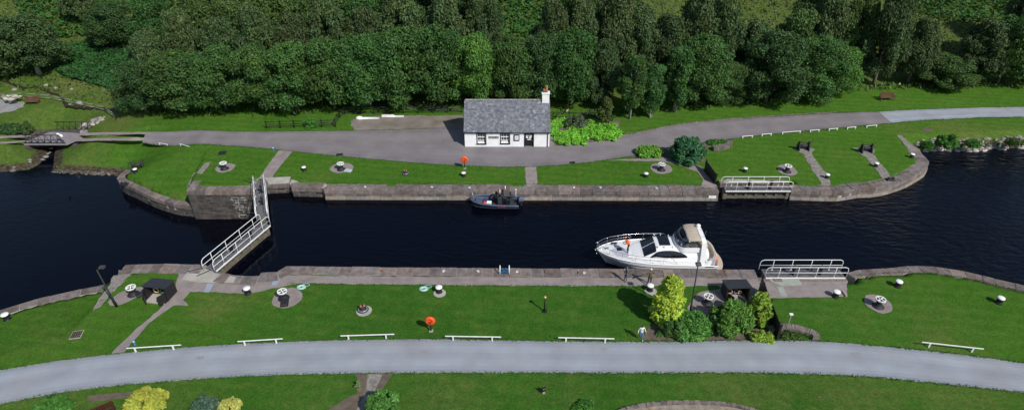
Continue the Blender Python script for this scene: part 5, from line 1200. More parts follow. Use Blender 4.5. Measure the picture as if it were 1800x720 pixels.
# ------------------------------------------------------------------ small truss bridge
def truss_bridge():
    a, b = G(48, 249.5), G(112, 249.5); zb = a.z; pL, pR = Vector((P(48, 250, zb).x, P(48, 252, zb).y, zb)), P(112, 252, zb)
    o = thing("truss_bridge", "small black truss swing bridge carrying the track over the side channel", "bridge", (0, 0, 0)); d = P(84, 236, zb + .0).y - pL.y
    y0 = pL.y; y1 = y0 + 3.6; x0, x1 = pL.x, pR.x; xo = 1.6
    mb = MB(); mb.add([(x0 - .3, y0, zb + .06), (x1 + .3, y0, zb + .06), (x1 + xo + .3, y1, zb + .06), (x0 + xo - .3, y1, zb + .06), (x0 - .3, y0, zb - .25), (x1 + .3, y0, zb - .25), (x1 + xo + .3, y1, zb - .25), (x0 + xo - .3, y1, zb - .25)], [(0, 1, 2, 3), (7, 6, 5, 4), (4, 5, 1, 0), (5, 6, 2, 1), (6, 7, 3, 2), (7, 4, 0, 3)])
    mb.build("deck", mat("bridge_deck", (.23, .21, .22), .85, .15, 2), o)
    for k, (yy, off) in enumerate(((y0, 0), (y1, xo))):
        mb = MB(); n = 6; h = 1.1
        mb.tube([(x0 + off - .2, yy, zb + .08), (x1 + off + .2, yy, zb + .08)], .07, 5); mb.tube([(x0 + off + .1, yy, zb + h), (x1 + off - .1, yy, zb + h)], .06, 5)
        for i in range(n):
            xa = x0 + off + (x1 - x0) * i / n; xb = x0 + off + (x1 - x0) * (i + 1) / n; xm = (xa + xb) / 2
            mb.tube([(xa, yy, zb + .08), (xm, yy, zb + h)], .04, 4); mb.tube([(xm, yy, zb + h), (xb, yy, zb + .08)], .04, 4)
        mb.build("truss", M_IRON, o)
    mb = MB()
    for x in (x0 - .6, x1 + .6): mb = MB(); mb.box((x + .5, (y0 + y1) / 2 + .1, zb - 1.0), (.45, 3.8, 1.5), jit=.03); mb.build("abutment", M_STONE_DARK, o)
    for q in ((108, 249), (113, 251)):
        p = G(*q); mb = MB(); mb.tube([p, p + Vector((0, 0, .9))], .03, 5); s = tag(thing("road_sign", "small round white sign at the right end of the truss bridge, %s" % ("nearer the truss" if q[0] == 108 else "nearer the lawn"), "sign", (0, 0, 0)), None)
        mb.build("post", M_GALV, s); mb = MB(); mb.M = Matrix.Translation(p + Vector((0, -.04, .95))) @ Matrix.Rotation(R(90), 4, 'X'); mb.lathe([(.24, 0), (.24, .03), (0, .03)], 14); mb.build("disc", M_WHITE, s)
truss_bridge()
rail_pts = [G(113, 252), G(122, 258)]
# stone wall behind the tracks at far left
wall("garden_wall", "low stone wall behind the track at far left", [G(140, 231), G(100, 230.5), G(30, 231.5), G(-80, 234)], -1, .5, -2.9, stone=M_STONE_DARK, stone_top=M_STONE_DARK)
def stone_ring(name, label, pts, h, w, m):
    o = thing(name, label, "planter", (0, 0, 0)); mb = MB(); pts = resample(cat_rom(pts, 6), .32)
    for a, b in zip(pts[:-1], pts[1:]):
        c = (a + b) / 2; mb.box((c.x, c.y, c.z + h / 2), ((b - a).length * .96, w, h * random.uniform(.85, 1.1)), rz=math.atan2(b.y - a.y, b.x - a.x), tint=(random.uniform(.7, 1.25),) * 3, jit=.02)
    mb.build("edging", m, o)
stone_ring("stone_planter", "curved dry stone planter edge between the black fence and the gravel road", [G(1350, 584), G(1375, 579), G(1405, 583), G(1428, 591), G(1434, 597)], .4, .55, M_STONE)
stone_ring("stone_planter", "curved dry stone planter edge right of the blue green shrub", [G(1252, 264), G(1268, 262), G(1280, 258), G(1282, 253)], .45, .6, M_STONE)
stone_ring("round_border", "curved stone border of the round gravel bed at the bottom edge", [G(1075, 735), G(1095, 722), G(1135, 713), G(1190, 709), G(1250, 710), G(1300, 716), G(1345, 730)], .22, .22, M_STONE)
patch("planting_bed_small", [(1236, 252), (1262, 247), (1282, 249), (1278, 256), (1255, 260), (1240, 262)], M_SOIL, off=.03)
shrub("low_shrub", 1262, 256, 247, 40, L_FRESH, "low flowering ground cover in the small planter right of the blue green shrub", "flat", 1400, .14, 41, depth=.4)
stone_ring("kerb_stones", "row of mossy kerb stones along the upper edge of the far road bend", [G(1022, 250), G(1070, 243.5), G(1100, 238), G(1150, 228), G(1200, 218.5), G(1300, 208.5), G(1400, 202), G(1470, 198)], .1, .16, M_STONE)

# ------------------------------------------------------------------ yard bundles, rope rings, ladder, lids
M_TARP = mat("white_tarpaulin", (.78, .78, .76), .6, .1, 2, .4, 5)
o = thing("wrapped_bundle", "white sheeted heap at the left corner of the yard", "bundle", G(632, 209))
mb = MB(); mb.lathe([(.50, 0), (.46, .16), (.3, .3), (.1, .36)], 10, sx=1.0, sy=.6); mb.build("sheet", M_TARP, o); mb = MB(); mb.box((1.4, .05, .06), (1.9, .28, .12), jit=.04); mb.build("plank_stack", M_TARP, o)
o = thing("board_pile", "flat white boards lying at the back of the yard", "boards", G(682, 205), .0)
mb = MB(); mb.box((0, 0, .11), (1.5, .32, .2), bev=.03, jit=.02); mb.build("board", M_TARP, o); mb = MB(); mb.box((1.35, -.05, .05), (1.2, .25, .1), jit=.02); mb.build("board", M_TARP, o)
M_ROPE = mat("pale_turquoise_rope", (.40, .62, .58), .7, .15, 6)
for x, y, lab in ((530, 505, "pale turquoise coiled hose on the grass by the bare capstan pad"), (745, 508, "pale turquoise coiled hose on the grass left of the near bollard")):
    p = G(x, y); mb = MB()
    for r in (.12, .19, .26): mb.tube([p + Vector((r * math.cos(a) * 1.3, r * math.sin(a), .05)) for a in np.linspace(0, 6.28, 17)[:-1]], .04, 5, closed=True)
    mb.tube([p + Vector((.3 + .28 * math.cos(a), .3 + .16 * math.sin(a), .04)) for a in np.linspace(0, 6.28, 17)[:-1]], .02, 5, closed=True); mb.build("hose_coil", M_ROPE, label=lab, cat="hose")
o = thing("ladder", "blue framed ladder head with white hoops at the near quay edge", "ladder", P(887, 478, .05))
for s in (-1, 1): mb = MB(); mb.tube([(s * .38, -.25, 0), (s * .38, -.15, .55), (s * .38, .1, .62), (s * .38, .32, .4), (s * .38, .34, -1.6)], .045, 8); mb.build("handrail", M_WHITE, o)
for z in (-1.3, -.95, -.6, -.25, .05): mb = MB(); mb.tube([(-.38, .34, z), (.38, .34, z)], .025, 6); mb.build("rung", M_BLUEP, o)
mb = MB(); mb.tube([(-.36, -.2, .1), (.36, .3, .1)], .04, 6, tint=(.5, .5, .5)); mb.tube([(.36, -.2, .1), (-.36, .3, .1)], .04, 6, tint=(.5, .5, .5)); mb.box((0, .05, .05), (.7, .5, .06), tint=(.3, .3, .3)); mb.build("step_grid", M_BLUEP, o)
for x, y, z, m, lab in ((672, 476, .5, M_RUST, "rusty mooring ring on the near quay edge left of centre"), (616, 477, .5, M_RUST, "rusty mooring ring nearest the closed gate on the near quay edge"), (722, 477, .5, M_RUST, "rusty mooring ring on the near quay above the pale hose"), (779, 477, 1, M_WHITE, "white mooring ring on the near quay above the lawn bollard"), (841, 477, 1, M_WHITE, "white mooring ring on the near quay left of the blue ladder"), (908, 478, 1, M_WHITE, "white mooring ring on the near quay right of the blue ladder"), (959, 478, .5, M_RUST, "orange rusty mooring ring above the brass headed post"), (1017, 479, 1, M_RUST, "rusty mooring ring on the near quay left of the yacht bow"), (1026, 480, 1, M_WHITE, "white mooring ring on the near quay by the yacht bow"),
                       (1274, 477, .6, M_RUST, "rusty mooring ring just behind the yacht stern"), (642, 329, 1, M_WHITE, "small white mooring ring on the far quay, first from the left"), (760, 329, 1, M_WHITE, "small white mooring ring on the far quay left of the workboat"), (826, 330, 1, M_WHITE, "small white mooring ring at the workboat bow"), (1008, 330, 1, M_WHITE, "small white mooring ring on the far quay right of the cross path"), (1056, 330, 1, M_WHITE, "small white mooring ring on the far quay, middle of the right part"), (1155, 331, 1, M_WHITE, "small white mooring ring on the far quay below the shrub capstan")):
    p = P(x, y, .06); o = thing("mooring_ring", lab, "mooring ring", p, random.uniform(0, 3), "mooring rings let into the quay coping")
    mb = MB(); mb.lathe([(.10, 0), (.10, .03), (.04, .05)], 10, tint=(.6, .6, .6)); mb.build("base", m, o); mb = MB(); mb.tube([(.08 + .09 * math.cos(a), .09 * math.sin(a), .04) for a in np.linspace(0, 6.28, 13)[:-1]], .025, 5, closed=True); mb.build("ring", m, o)
for x, y, w, d, lab in ((135, 588, .75, .85, "square black drain cover in the near left lawn"), (391, 269, .8, .8, "small black drain cover in the far lawn below the hoop rails"), (597, 272, .7, .5, "black gully grating at the edge of the far road above the capstan"), (1006, 286, .6, .4, "black gully grating at the far road edge right of the cross path")):
    p = G(x, y); o = thing("drain_cover", lab, "drain cover", p, .2); mb = MB(); mb.box((0, 0, .02), (w, d, .05)); mb.build("frame", M_STONEPALE if w > .7 and y > 500 else M_IRON, o); mb = MB()
    for i in range(5): mb.box((-w * .36 + i * w * .18, 0, .052), (w * .13, d * .82, .03))
    mb.build("grating", M_IRON, o)

# ------------------------------------------------------------------ rocks
M_ROCK = mat("rock", (0.25, 0.235, 0.22), .9, .3, 1.5, .5, 10, dirt=(.10, .11, .06), dirt_scale=1.2, dirt_amt=.5)
def rock(mb, c, r, tint=(1, 1, 1)):
    g = random; n = 7; vs = []; az = g.uniform(0, 6)
    for k, (rr, z) in enumerate(((.8, -.5), (1.0, 0.0), (.6, .55))):
        for i in range(n): a = az + 2 * math.pi * i / n; q = r * rr * g.uniform(.75, 1.15); vs.append((c[0] + q * math.cos(a) * 1.2, c[1] + q * math.sin(a) * .9, c[2] + z * r * g.uniform(.7, 1.1)))
    fs = [(k * n + i, k * n + (i + 1) % n, (k + 1) * n + (i + 1) % n, (k + 1) * n + i) for k in range(2) for i in range(n)] + [tuple(2 * n + i for i in range(n))]
    mb.add(vs, fs, tint)
def riprap(name, line, lev, n, up, rmin, rmax, pale=.12, dk=1.0):
    mb = MB(); pl = resample(line, .5)
    for i in range(n):
        j = random.randrange(len(pl) - 1); a, b = pl[j], pl[j + 1]; p = a.lerp(b, random.random()); x = p.x + random.uniform(-.3, .3); y = p.y + random.uniform(-.15, up); z = float(land(np.array([x]), np.array([y]))[0])
        t = dk * (random.uniform(.6, 1.25) if random.random() > pale else random.uniform(1.6, 2.3)); rock(mb, (x, y, max(z, lev - .1) + .03), random.uniform(rmin, rmax), (t, t * .97, t * .93))
    o = mb.build(name, M_ROCK); tag(o, kind="stuff")
riprap("rocky_bank_right", nat_right, UP_Z, 420, 1.5, .12, .38)
riprap("rocky_bank_left", nat_left[0:3], LOW_Z, 110, .35, .06, .16, .02, .5)
riprap("rocky_bank_bridge", nat_left[7:], LOW_Z, 220, 1.8, .12, .34, .25)
riprap("rubble_heap", [G(122, 224), G(140, 220), G(172, 217)], -3, 90, 1.6, .12, .32, .2)
for x, y, r, lab in ((82, 150, .55, "pale boulder nearest the pale tree trunk on the rough slope"), (97, 155, .5, "pale boulder right of the first one on the rough slope"), (126, 157, .4, "flat pale stone in the rough grass left of the bracken"), (140, 181, .75, "large whitish boulder beside the stream"), (123, 184, .35, "small white stone beside the stream"), (26, 158, .6, "flat grey slab of rock beside the upper stream"), (54, 172, .5, "grey boulder just above the left bench"), (1560, 18, .6, "pale boulder on the open hillside between the birches")):
    p = G(x, y); mb = MB(); r *= .6; rock(mb, (0, 0, r * .05), r, (1.15, 1.13, 1.1)); o = mb.build("boulder", M_ROCK); o.location = p; tag(o, lab, "boulder")
riprap("stone_heap", [G(8, 184), G(30, 187)], 0, 26, 1.2, .12, .3, .8)
st = [G(-30, 138), G(0, 141), G(24, 148), G(44, 156), G(66, 154), G(90, 164), G(108, 171), G(116, 185), G(150, 190), G(190, 192), G(205, 198), G(203, 212)]
band("stream", [p + Vector((0, .25, 0)) for p in st], [p + Vector((0, -.25, 0)) for p in st], 2, mat("stream_bed", (.035, .025, .018), .5, .3, 3), off=.05, rag=.18)
# ------------------------------------------------------------------ yacht
M_GEL = mat("white_gelcoat", (0.80, 0.80, 0.80), 0.25, 0.02, 1, coat=.3)
M_DECKW = mat("non_slip_deck", (0.66, 0.66, 0.66), 0.7, 0.05, 6)
M_TINT = mat("tinted_glass", (0.010, 0.011, 0.014), 0.06, 0.03, 1, spec=.7)
M_STEEL = mat("polished_steel", (0.62, 0.63, 0.65), 0.22, 0.03, 1, metal=.9)
M_CANVAS = mat("beige_canvas", (0.46, 0.39, 0.30), 0.85, 0.08, 3, .2, 12)
M_NAVY = mat("navy_stripe", (0.02, 0.03, 0.06), 0.35, 0.05, 2)
M_TEAK = mat("teak", (0.30, 0.17, 0.09), 0.7, 0.15, 6)
M_GREYPAD = mat("grey_cushion", (0.42, 0.43, 0.50), 0.8, 0.06, 4)
def hull_rings(xs, half, sheer, wl, keel, rake, n=7):
    rings = []
    for x, w, s_, b in zip(xs, half, sheer, wl):
        pts = []
        prof = [(0.0, keel), (b * .75, -0.12), (b, 0.12), ((b + w) / 2 * 1.02, s_ * .5), (w * .985, s_ * .8), (w, s_)]
        if b < .05: prof = [(0, s_ * .02), (w * .05, s_ * .15), (w * .15, s_ * .3), (w * .45, s_ * .55), (w * .8, s_ * .8), (w, s_)]
        def rx(z): return x + rake * max(0.0, 1 - max(z, -.2) / s_) * max(0.0, 1 - x / 4.0)
        for y, z in prof[::-1]: pts.append((rx(z), -y, z))
        for y, z in prof[1:]: pts.append((rx(z), y, z))
        rings.append(pts)
    return rings
def yacht():
    bow = P(1049, 440, .5); o = thing("motor_yacht", "white motor yacht with beige bimini moored against the near quay", "yacht", (bow.x, 43.05, UP_Z))
    X = [0, .35, .9, 1.7, 2.7, 4, 5.5, 7.5, 9.2, 10.1]; Hf = [.03, .42, .82, 1.22, 1.52, 1.74, 1.84, 1.85, 1.80, 1.70]; S = [1.52, 1.50, 1.46, 1.41, 1.36, 1.30, 1.25, 1.18, 1.10, 1.0]; Wl = [0, .02, .25, .75, 1.15, 1.48, 1.62, 1.66, 1.62, 1.55]
    sh = lambda x: float(np.interp(x, X, S)); hw = lambda x: float(np.interp(x, X, Hf))
    xs = list(np.linspace(0, 1.7, 8)) + list(np.linspace(2.2, 10.1, 14))
    from_ = lambda A: [float(np.interp(x, X, A)) for x in xs]
    rings = hull_rings(xs, from_(Hf), from_(S), from_(Wl), -.45, .95)
    mb = MB(); mb.loft(rings); nn = len(rings[0]); mb.add(rings[-1], [tuple(range(nn))]); hull = mb.build("hull", M_GEL, o, recalc=True)
    for sd in (-1, 1):
        for z_, m, nm, r in ((.70, M_NAVY, "sheer_stripe", .03), (.16, M_NAVY, "boot_stripe", .05)):
            pts = []
            for x in np.linspace(.5 if z_ > .5 else 1.6, 10.05, 26):
                s_ = sh(x); w = hw(x); b = float(np.interp(x, X, Wl)); prof = [(b, .12), ((b + w) / 2 * 1.02, s_ * .5), (w * .985, s_ * .8), (w, s_)] if b >= .05 else [(w * .05, s_ * .15), (w * .15, s_ * .3), (w * .45, s_ * .55), (w * .8, s_ * .8), (w, s_)]
                zz = z_ * s_; y = float(np.interp(zz, [p[1] for p in prof], [p[0] for p in prof])); pts.append((x + .95 * (1 - zz / s_) * max(0, 1 - x / 4), sd * (y + .008), zz))
            mb = MB(); mb.tube(pts, r, 6); mb.build(nm, m, hull)
    # deck
    mb = MB(); rr = []
    for x in xs:
        w = hw(x) - .05; w = max(w, .01); rr.append([(x + .03, -w, sh(x) - .01), (x + .03, -w * .5, sh(x) + .05), (x + .03, 0, sh(x) + .07), (x + .03, w * .5, sh(x) + .05), (x + .03, w, sh(x) - .01)])
    rr = [r for r in rr if r[0][0] < 9.0]; mb.loft(rr); mb.build("deck", M_DECKW, o, recalc=True)
    for sd in (-1, 1): mb = MB(); mb.tube([(x, sd * hw(x), sh(x) + .01) for x in xs], .05, 8); mb.build("gunwale", M_GEL, o)
    # deckhouse
    WX = [3.0, 3.4, 3.9, 4.9, 6.2, 8.0, 9.0, 9.3]; WW = [.75, 1.05, 1.28, 1.36, 1.40, 1.40, 1.36, 1.34]; HH = [.03, .16, .30, 1.02, 1.10, 1.06, 1.02, .98]
    def sf(x, th, up=0.0):
        w = float(np.interp(x, WX, WW)) + up; h = float(np.interp(x, WX, HH)) + up; c, s = math.cos(th), math.sin(th)
        lean = .62 * (abs(s) ** .5) * float(np.interp(x, [3, 4.9, 5.6], [0, .35, 0]))
        k = 1 - .18 * (abs(s) ** .9) * float(np.interp(x, [3.4, 4.9], [0, 1]))
        return (x - 0.0, w * math.copysign(abs(c) ** .5, c) * k, sh(x) + .04 + h * abs(s) ** .5)
    ths = [math.pi * i / 24 for i in range(25)]
    mb = MB(); R_ = [[sf(x, t) for t in ths] for x in [3.0, 3.2, 3.4, 3.65, 3.9, 4.15, 4.4, 4.65, 4.9, 5.2, 5.6, 6.2, 7, 8, 8.6, 9.0, 9.3]]; mb.loft(R_); mb.add(R_[-1], [tuple(range(25))]); dh = mb.build("deckhouse", M_GEL, o, recalc=True)
    def spatch(name, x0, x1, t0, t1, m, nx=10, nt_=8, up=.018, par=None):
        mb = MB(); rs = []
        for i in range(nx + 1):
            x = x0 + (x1 - x0) * i / nx; a, b = (t0(x), t1(x)) if callable(t0) else (t0, t1); rs.append([sf(x, a + (b - a) * j / nt_, up) for j in range(nt_ + 1)])
        mb.loft(rs); return mb.build(name, m, par or dh, recalc=True)
    pm = .0012
    spatch("windscreen_pane", 3.88, 4.86, math.pi * .5 + pm, math.pi * .80, M_TINT, 10, 20); spatch("windscreen_pane", 3.88, 4.86, math.pi * .20, math.pi * .5 - pm, M_TINT, 10, 20)
    for side in (0, 1):
        f = (lambda q: math.pi - q) if side == 0 else (lambda q: q)
        lo = lambda x: f(.10 + .10 * abs((x - 6.0) / 1.9) ** 2); 
        def hi(x):
            k = max(0.0, 1 - abs((x - 5.9) / (1.6 if x < 5.9 else 1.6)) ** 2.6); return f(.20 + .52 * k)
        spatch("side_window", 4.35, 7.45, lo, hi, M_TINT, 18, 6)
    mb = MB(); mb.M = Matrix.Translation((5.68, 0.1, sh(5.6) + 1.14)) ; mb.box((0, .0, 0), (.92, 1.35, .05), bev=.02); mb.build("sunroof", M_TINT, dh)
    for x in (5.0, 5.55, 6.25):
        for y in (-.85, 1.0): mb = MB(); mb.lathe([(.06, 0), (.05, .08), (0, .1)], 8, (x, y * .95, sh(x) + 1.06)); mb.build("roof_fitting", M_STEEL, dh)
    # foredeck gear
    mb = MB(); mb.prism([(1.0, -.15), (1.7, -.75), (2.6, -.95), (2.75, -.2), (2.2, .1), (1.5, .15)], sh(2) + .03, sh(2) + .11); mb.build("sunpad", M_GREYPAD, o)
    mb = MB(); mb.box((1.95, .0, sh(2) + .12), (.42, .4, .06), bev=.02); mb.build("hatch", M_TINT, o)
    mb = MB(); mb.box((1.65, .92, sh(1.6) + .09), (.5, .2, .05), bev=.02); mb.build("hatch", M_TINT, o)
    mb = MB(); mb.box((.9, 0, sh(.9) + .12), (.3, .22, .16), bev=.03); mb.tube([(.75, 0, sh(.8) + .12), (-.12, 0, sh(0) + .05)], .035, 6); mb.build("windlass", M_STEEL, o)
    mb = MB(); mb.tube([(-.15, 0, sh(0) + .02), (.1, 0, sh(0) - .35)], .04, 6); mb.tube([(.0, -.18, sh(0) - .35), (.1, 0, sh(0) - .4), (.0, .18, sh(0) - .35)], .04, 6); mb.build("anchor", M_STEEL, o)
    # guard rails
    for sd in (-1, 1):
        xr = list(np.linspace(.1, 6.1, 16)); mb = MB()
        top = [(-.12, 0, sh(0) + .62)] + [(x, sd * (hw(x) - .04 + (.06 if x < 1.5 else 0)), sh(x) + .64) for x in xr] + [(6.6, sd * (hw(6.6) - .05), sh(6.6) + .08)]
        mb.tube(top, .019, 6); mb.tube([(-.06, 0, sh(0) + .33)] + [(x, sd * (hw(x) - .03), sh(x) + .34) for x in xr[:9]], .012, 5)
        for x in (.15, 1.0, 2.0, 3.1, 4.3, 5.4): mb.tube([(x, sd * (hw(x) - .05), sh(x)), (x, sd * (hw(x) - .03), sh(x) + .64)], .014, 5)
        mb.build("guard_rail", M_STEEL, o)
    mb = MB(); mb.box((8.75, -1.76, 1.02), (1.9, .06, .13), taper=.0, bev=.0); mb.build("hull_vent", M_TINT, hull)
    # flybridge
    zr = 2.26; out = []
    for a in np.linspace(R(90), R(270), 17): out.append((7.25 + .80 * math.cos(a), 1.28 * math.copysign(abs(math.sin(a)) ** .7, math.sin(a))))
    inn = [(x + .10 * (1 if x < 7.2 else 0), y * .91) for x, y in out]
    mb = MB(); q0 = [(8.85, out[0][1])] + out + [(8.85, out[-1][1])]; q1 = [(8.85, inn[0][1])] + inn + [(8.85, inn[-1][1])]
    mb.loft([[(x, y, zr - .12), (x * 1.0 + .05, y * .97, zr + .28), (u + .05, v, zr + .28), (u, v, zr)] for (x, y), (u, v) in zip(q0, q1)], smooth=False); fb = mb.build("flybridge_coaming", M_GEL, o, recalc=True)
    mb = MB(); mb.prism([(8.85, 1.25)] + [(x, y * .96) for x, y in out] + [(8.85, -1.25)], zr - .16, zr - .0); mb.build("flybridge_floor", M_DECKW, o)
    M_CLEAR = bpy.data.materials.new("smoked_screen"); M_CLEAR.use_nodes = True; nt = M_CLEAR.node_tree; pb = nt.nodes["Principled BSDF"]; pb.inputs["Base Color"].default_value = (.05, .055, .07, 1); pb.inputs["Roughness"].default_value = .08
    tr = nt.nodes.new("ShaderNodeBsdfTransparent"); tr.inputs[0].default_value = (.55, .6, .68, 1); ms = nt.nodes.new("ShaderNodeMixShader"); ms.inputs[0].default_value = .6; nt.links.new(pb.outputs[0], ms.inputs[1]); nt.links.new(tr.outputs[0], ms.inputs[2]); nt.links.new(ms.outputs[0], nt.nodes["Material Output"].inputs["Surface"])
    mb = MB(); arc = [(6.15 + .0, y) for y in (0,)]; pts = [p for p in out if p[0] < 7.1]
    mb.loft([[(x + .06, y * .95, zr + .29), (x + .45, y * .82, zr + .80)] for x, y in pts]); mb.build("fly_windscreen", M_CLEAR, o)
    mb = MB(); mb.tube([(x + .45, y * .82, zr + .81) for x, y in pts], .02, 5); mb.build("screen_frame", M_STEEL, o)
    mb = MB(); mb.box((6.85, -.1, zr + .16), (.25, 1.7, .34), bev=.08, tint=(1, 1, 1)); mb.build("dashboard", M_GEL, o)
    mb = MB(); mb.box((7.05, .45, zr + .3), (.5, .9, .6), bev=.08); mb.box((7.4, .45, zr + .62), (.14, .9, .35)); mb.build("helm_seat", M_TINT, o)
    mb = MB(); mb.tube([(6.78 + .02 * math.cos(a), .45 + .18 * math.cos(a), zr + .5 + .18 * math.sin(a)) for a in np.linspace(0, 6.28, 13)[:-1]], .025, 5, closed=True); mb.build("steering_wheel", M_BLACK, o)
    mb = MB(); mb.box((8.1, -.75, zr + .22), (1.5, .55, .42), bev=.05); mb.box((8.9, 0, zr + .22), (.5, 1.9, .42), bev=.05); mb.build("lounge_seat", M_CANVAS, o)
    mb = MB(); mb.box((7.1, -.72, zr + .25), (.5, .5, .5), bev=.05); mb.build("companion_seat", M_GREYPAD, o)
    # bimini
    mb = MB(); r_ = []
    for x, dz in ((7.35, -.10), (7.6, 0), (8.0, .03), (8.4, 0)): r_.append([(x + .10 * (y / 1.2) ** 2, y, 3.42 + dz - .14 * (abs(y) / 1.2) ** 2.2) for y in np.linspace(-1.25, 1.25, 11)])
    mb.loft(r_); mb.loft([[(a, b, c - .03) for a, b, c in q][::-1] for q in r_]); mb.build("bimini", M_CANVAS, o)
    mb = MB(); clear = [[(7.4 + .15 * (1 - k), y, 3.30 - .14 * (abs(y) / 1.2) ** 2.2 - k * .55) for k in (0, .5, 1)] for y in np.linspace(-1.22, 1.22, 9)]
    mb.loft([[(7.36 - .35 * k, y * (1 + .02 * k), 3.30 - .14 * (abs(y) / 1.2) ** 2.2 - k * .5) for k in (0, .5, 1)] for y in np.linspace(-1.2, 1.2, 9)]); mb.loft([[(x, -1.25, 3.28), (x, -1.27, 2.70)] for x in (7.4, 7.9, 8.4)]); mb.build("clear_screen", M_CLEAR, o)
    for x in (7.4, 7.9): mb = MB(); mb.tube([(8.0, -1.22, zr + .4), (x, -1.24, 3.24), (x, -.8, 3.38), (x, .8, 3.38), (x, 1.24, 3.24), (8.0, 1.22, zr + .4)], .02, 5); mb.build("canopy_frame", M_STEEL, o)
    mb = MB(); rs = []
    for y, z, w, x in ((-1.66, 1.1, .6, 8.8), (-1.52, 1.8, .52, 8.78), (-1.38, 2.6, .42, 8.72), (-1.28, 3.15, .36, 8.68), (-1.0, 3.38, .34, 8.62), (0, 3.46, .36, 8.6), (1.0, 3.38, .34, 8.62), (1.28, 3.15, .36, 8.68), (1.38, 2.6, .42, 8.72), (1.52, 1.8, .52, 8.78), (1.66, 1.1, .6, 8.8)):
        rs.append([(x - w / 2, y, z), (x + w / 2, y, z), (x + w / 2, y * .93, z - .09), (x - w / 2, y * .93, z - .09)])
    mb.loft(rs, closed=True, smooth=False, caps=True); mb.build("radar_arch", M_GEL, o, recalc=True)
    mb = MB(); mb.lathe([(.2, 0), (.2, .12), (.1, .2), (0, .2)], 12, (8.6, .7, 3.43)); mb.build("radar_dome", M_GEL, o); mb = MB(); mb.tube([(8.65, -.9, 3.4), (8.75, -.95, 4.1)], .012, 4); mb.build("aerial", M_STEEL, o)
    # cockpit and stern
    mb = MB(); rs = []
    for a in np.linspace(R(-100), R(100), 19):
        c, s = math.cos(a), math.sin(a); k = lambda r: (9.15 + (1.0 * r) * c, 1.66 * r * math.copysign(abs(s) ** .7, s)); x0_, y0_ = k(1.0); x1_, y1_ = k(.96)
        rs.append([(x0_, y0_, .6), (x0_, y0_, 1.5), (x1_, y1_, 1.5), (x1_, y1_, .8)])
    mb.loft(rs, smooth=False); mb.build("cockpit_coaming", M_GEL, o, recalc=True)
    mb = MB(); rs = []
    for a in np.linspace(R(-95), R(95), 19):
        c, s = math.cos(a), math.sin(a); k = lambda r: (9.15 + .95 * r * c, 1.60 * r * math.copysign(abs(s) ** .7, s)); rs.append([(*k(.975), 1.52), (*k(.88), 1.52), (*k(.82), 1.18), (*k(.55), 1.16), (*k(.53), .9)])
    mb.loft(rs, smooth=False); mb.build("cockpit_sofa", M_CANVAS, o, recalc=True)
    mb = MB(); mb.box((9.3, 0, .88), (1.5, 2.6, .05)); mb.build("cockpit_floor", M_TEAK, o)
    mb = MB(); mb.box((9.25, .1, 1.30), (.6, .8, .06), bev=.02); mb.tube([(9.25, .1, .9), (9.25, .1, 1.3)], .05, 6); mb.build("table", M_GEL, o)
    mb = MB(); plat = [(9.95, -1.62)] + [(10.1 + .85 * math.cos(a), 1.62 * math.sin(a)) for a in np.linspace(R(-90), R(90), 15)] + [(9.95, 1.62)]; mb.prism(plat, .28, .40); mb.build("swim_platform", M_CANVAS, o)
    mb = MB(); mb.M = Matrix.Translation((10.2, -.75, .95)) @ Matrix.Rotation(R(90), 4, 'Y'); mb.tube([(.24 * math.cos(a), .24 * math.sin(a), 0) for a in np.linspace(R(-130), R(130), 12)], .08, 8); mb.build("lifebuoy", M_ORANGE, o)
    mb = MB(); mb.box((9.55, -1.55, 1.35), (.55, .06, .75)); mb.build("side_gate", M_GREYPAD, o)
    for x in (.9, 4.6, 9.6):
        for sd in (-1, 1): mb = MB(); mb.tube([(x - .1, sd * (hw(x) - .12), sh(x) + .08), (x + .1, sd * (hw(x) - .12), sh(x) + .08)], .025, 6); mb.build("cleat", M_STEEL, o)
    return o, sh, bow
YO, YSH, YBOW = yacht()

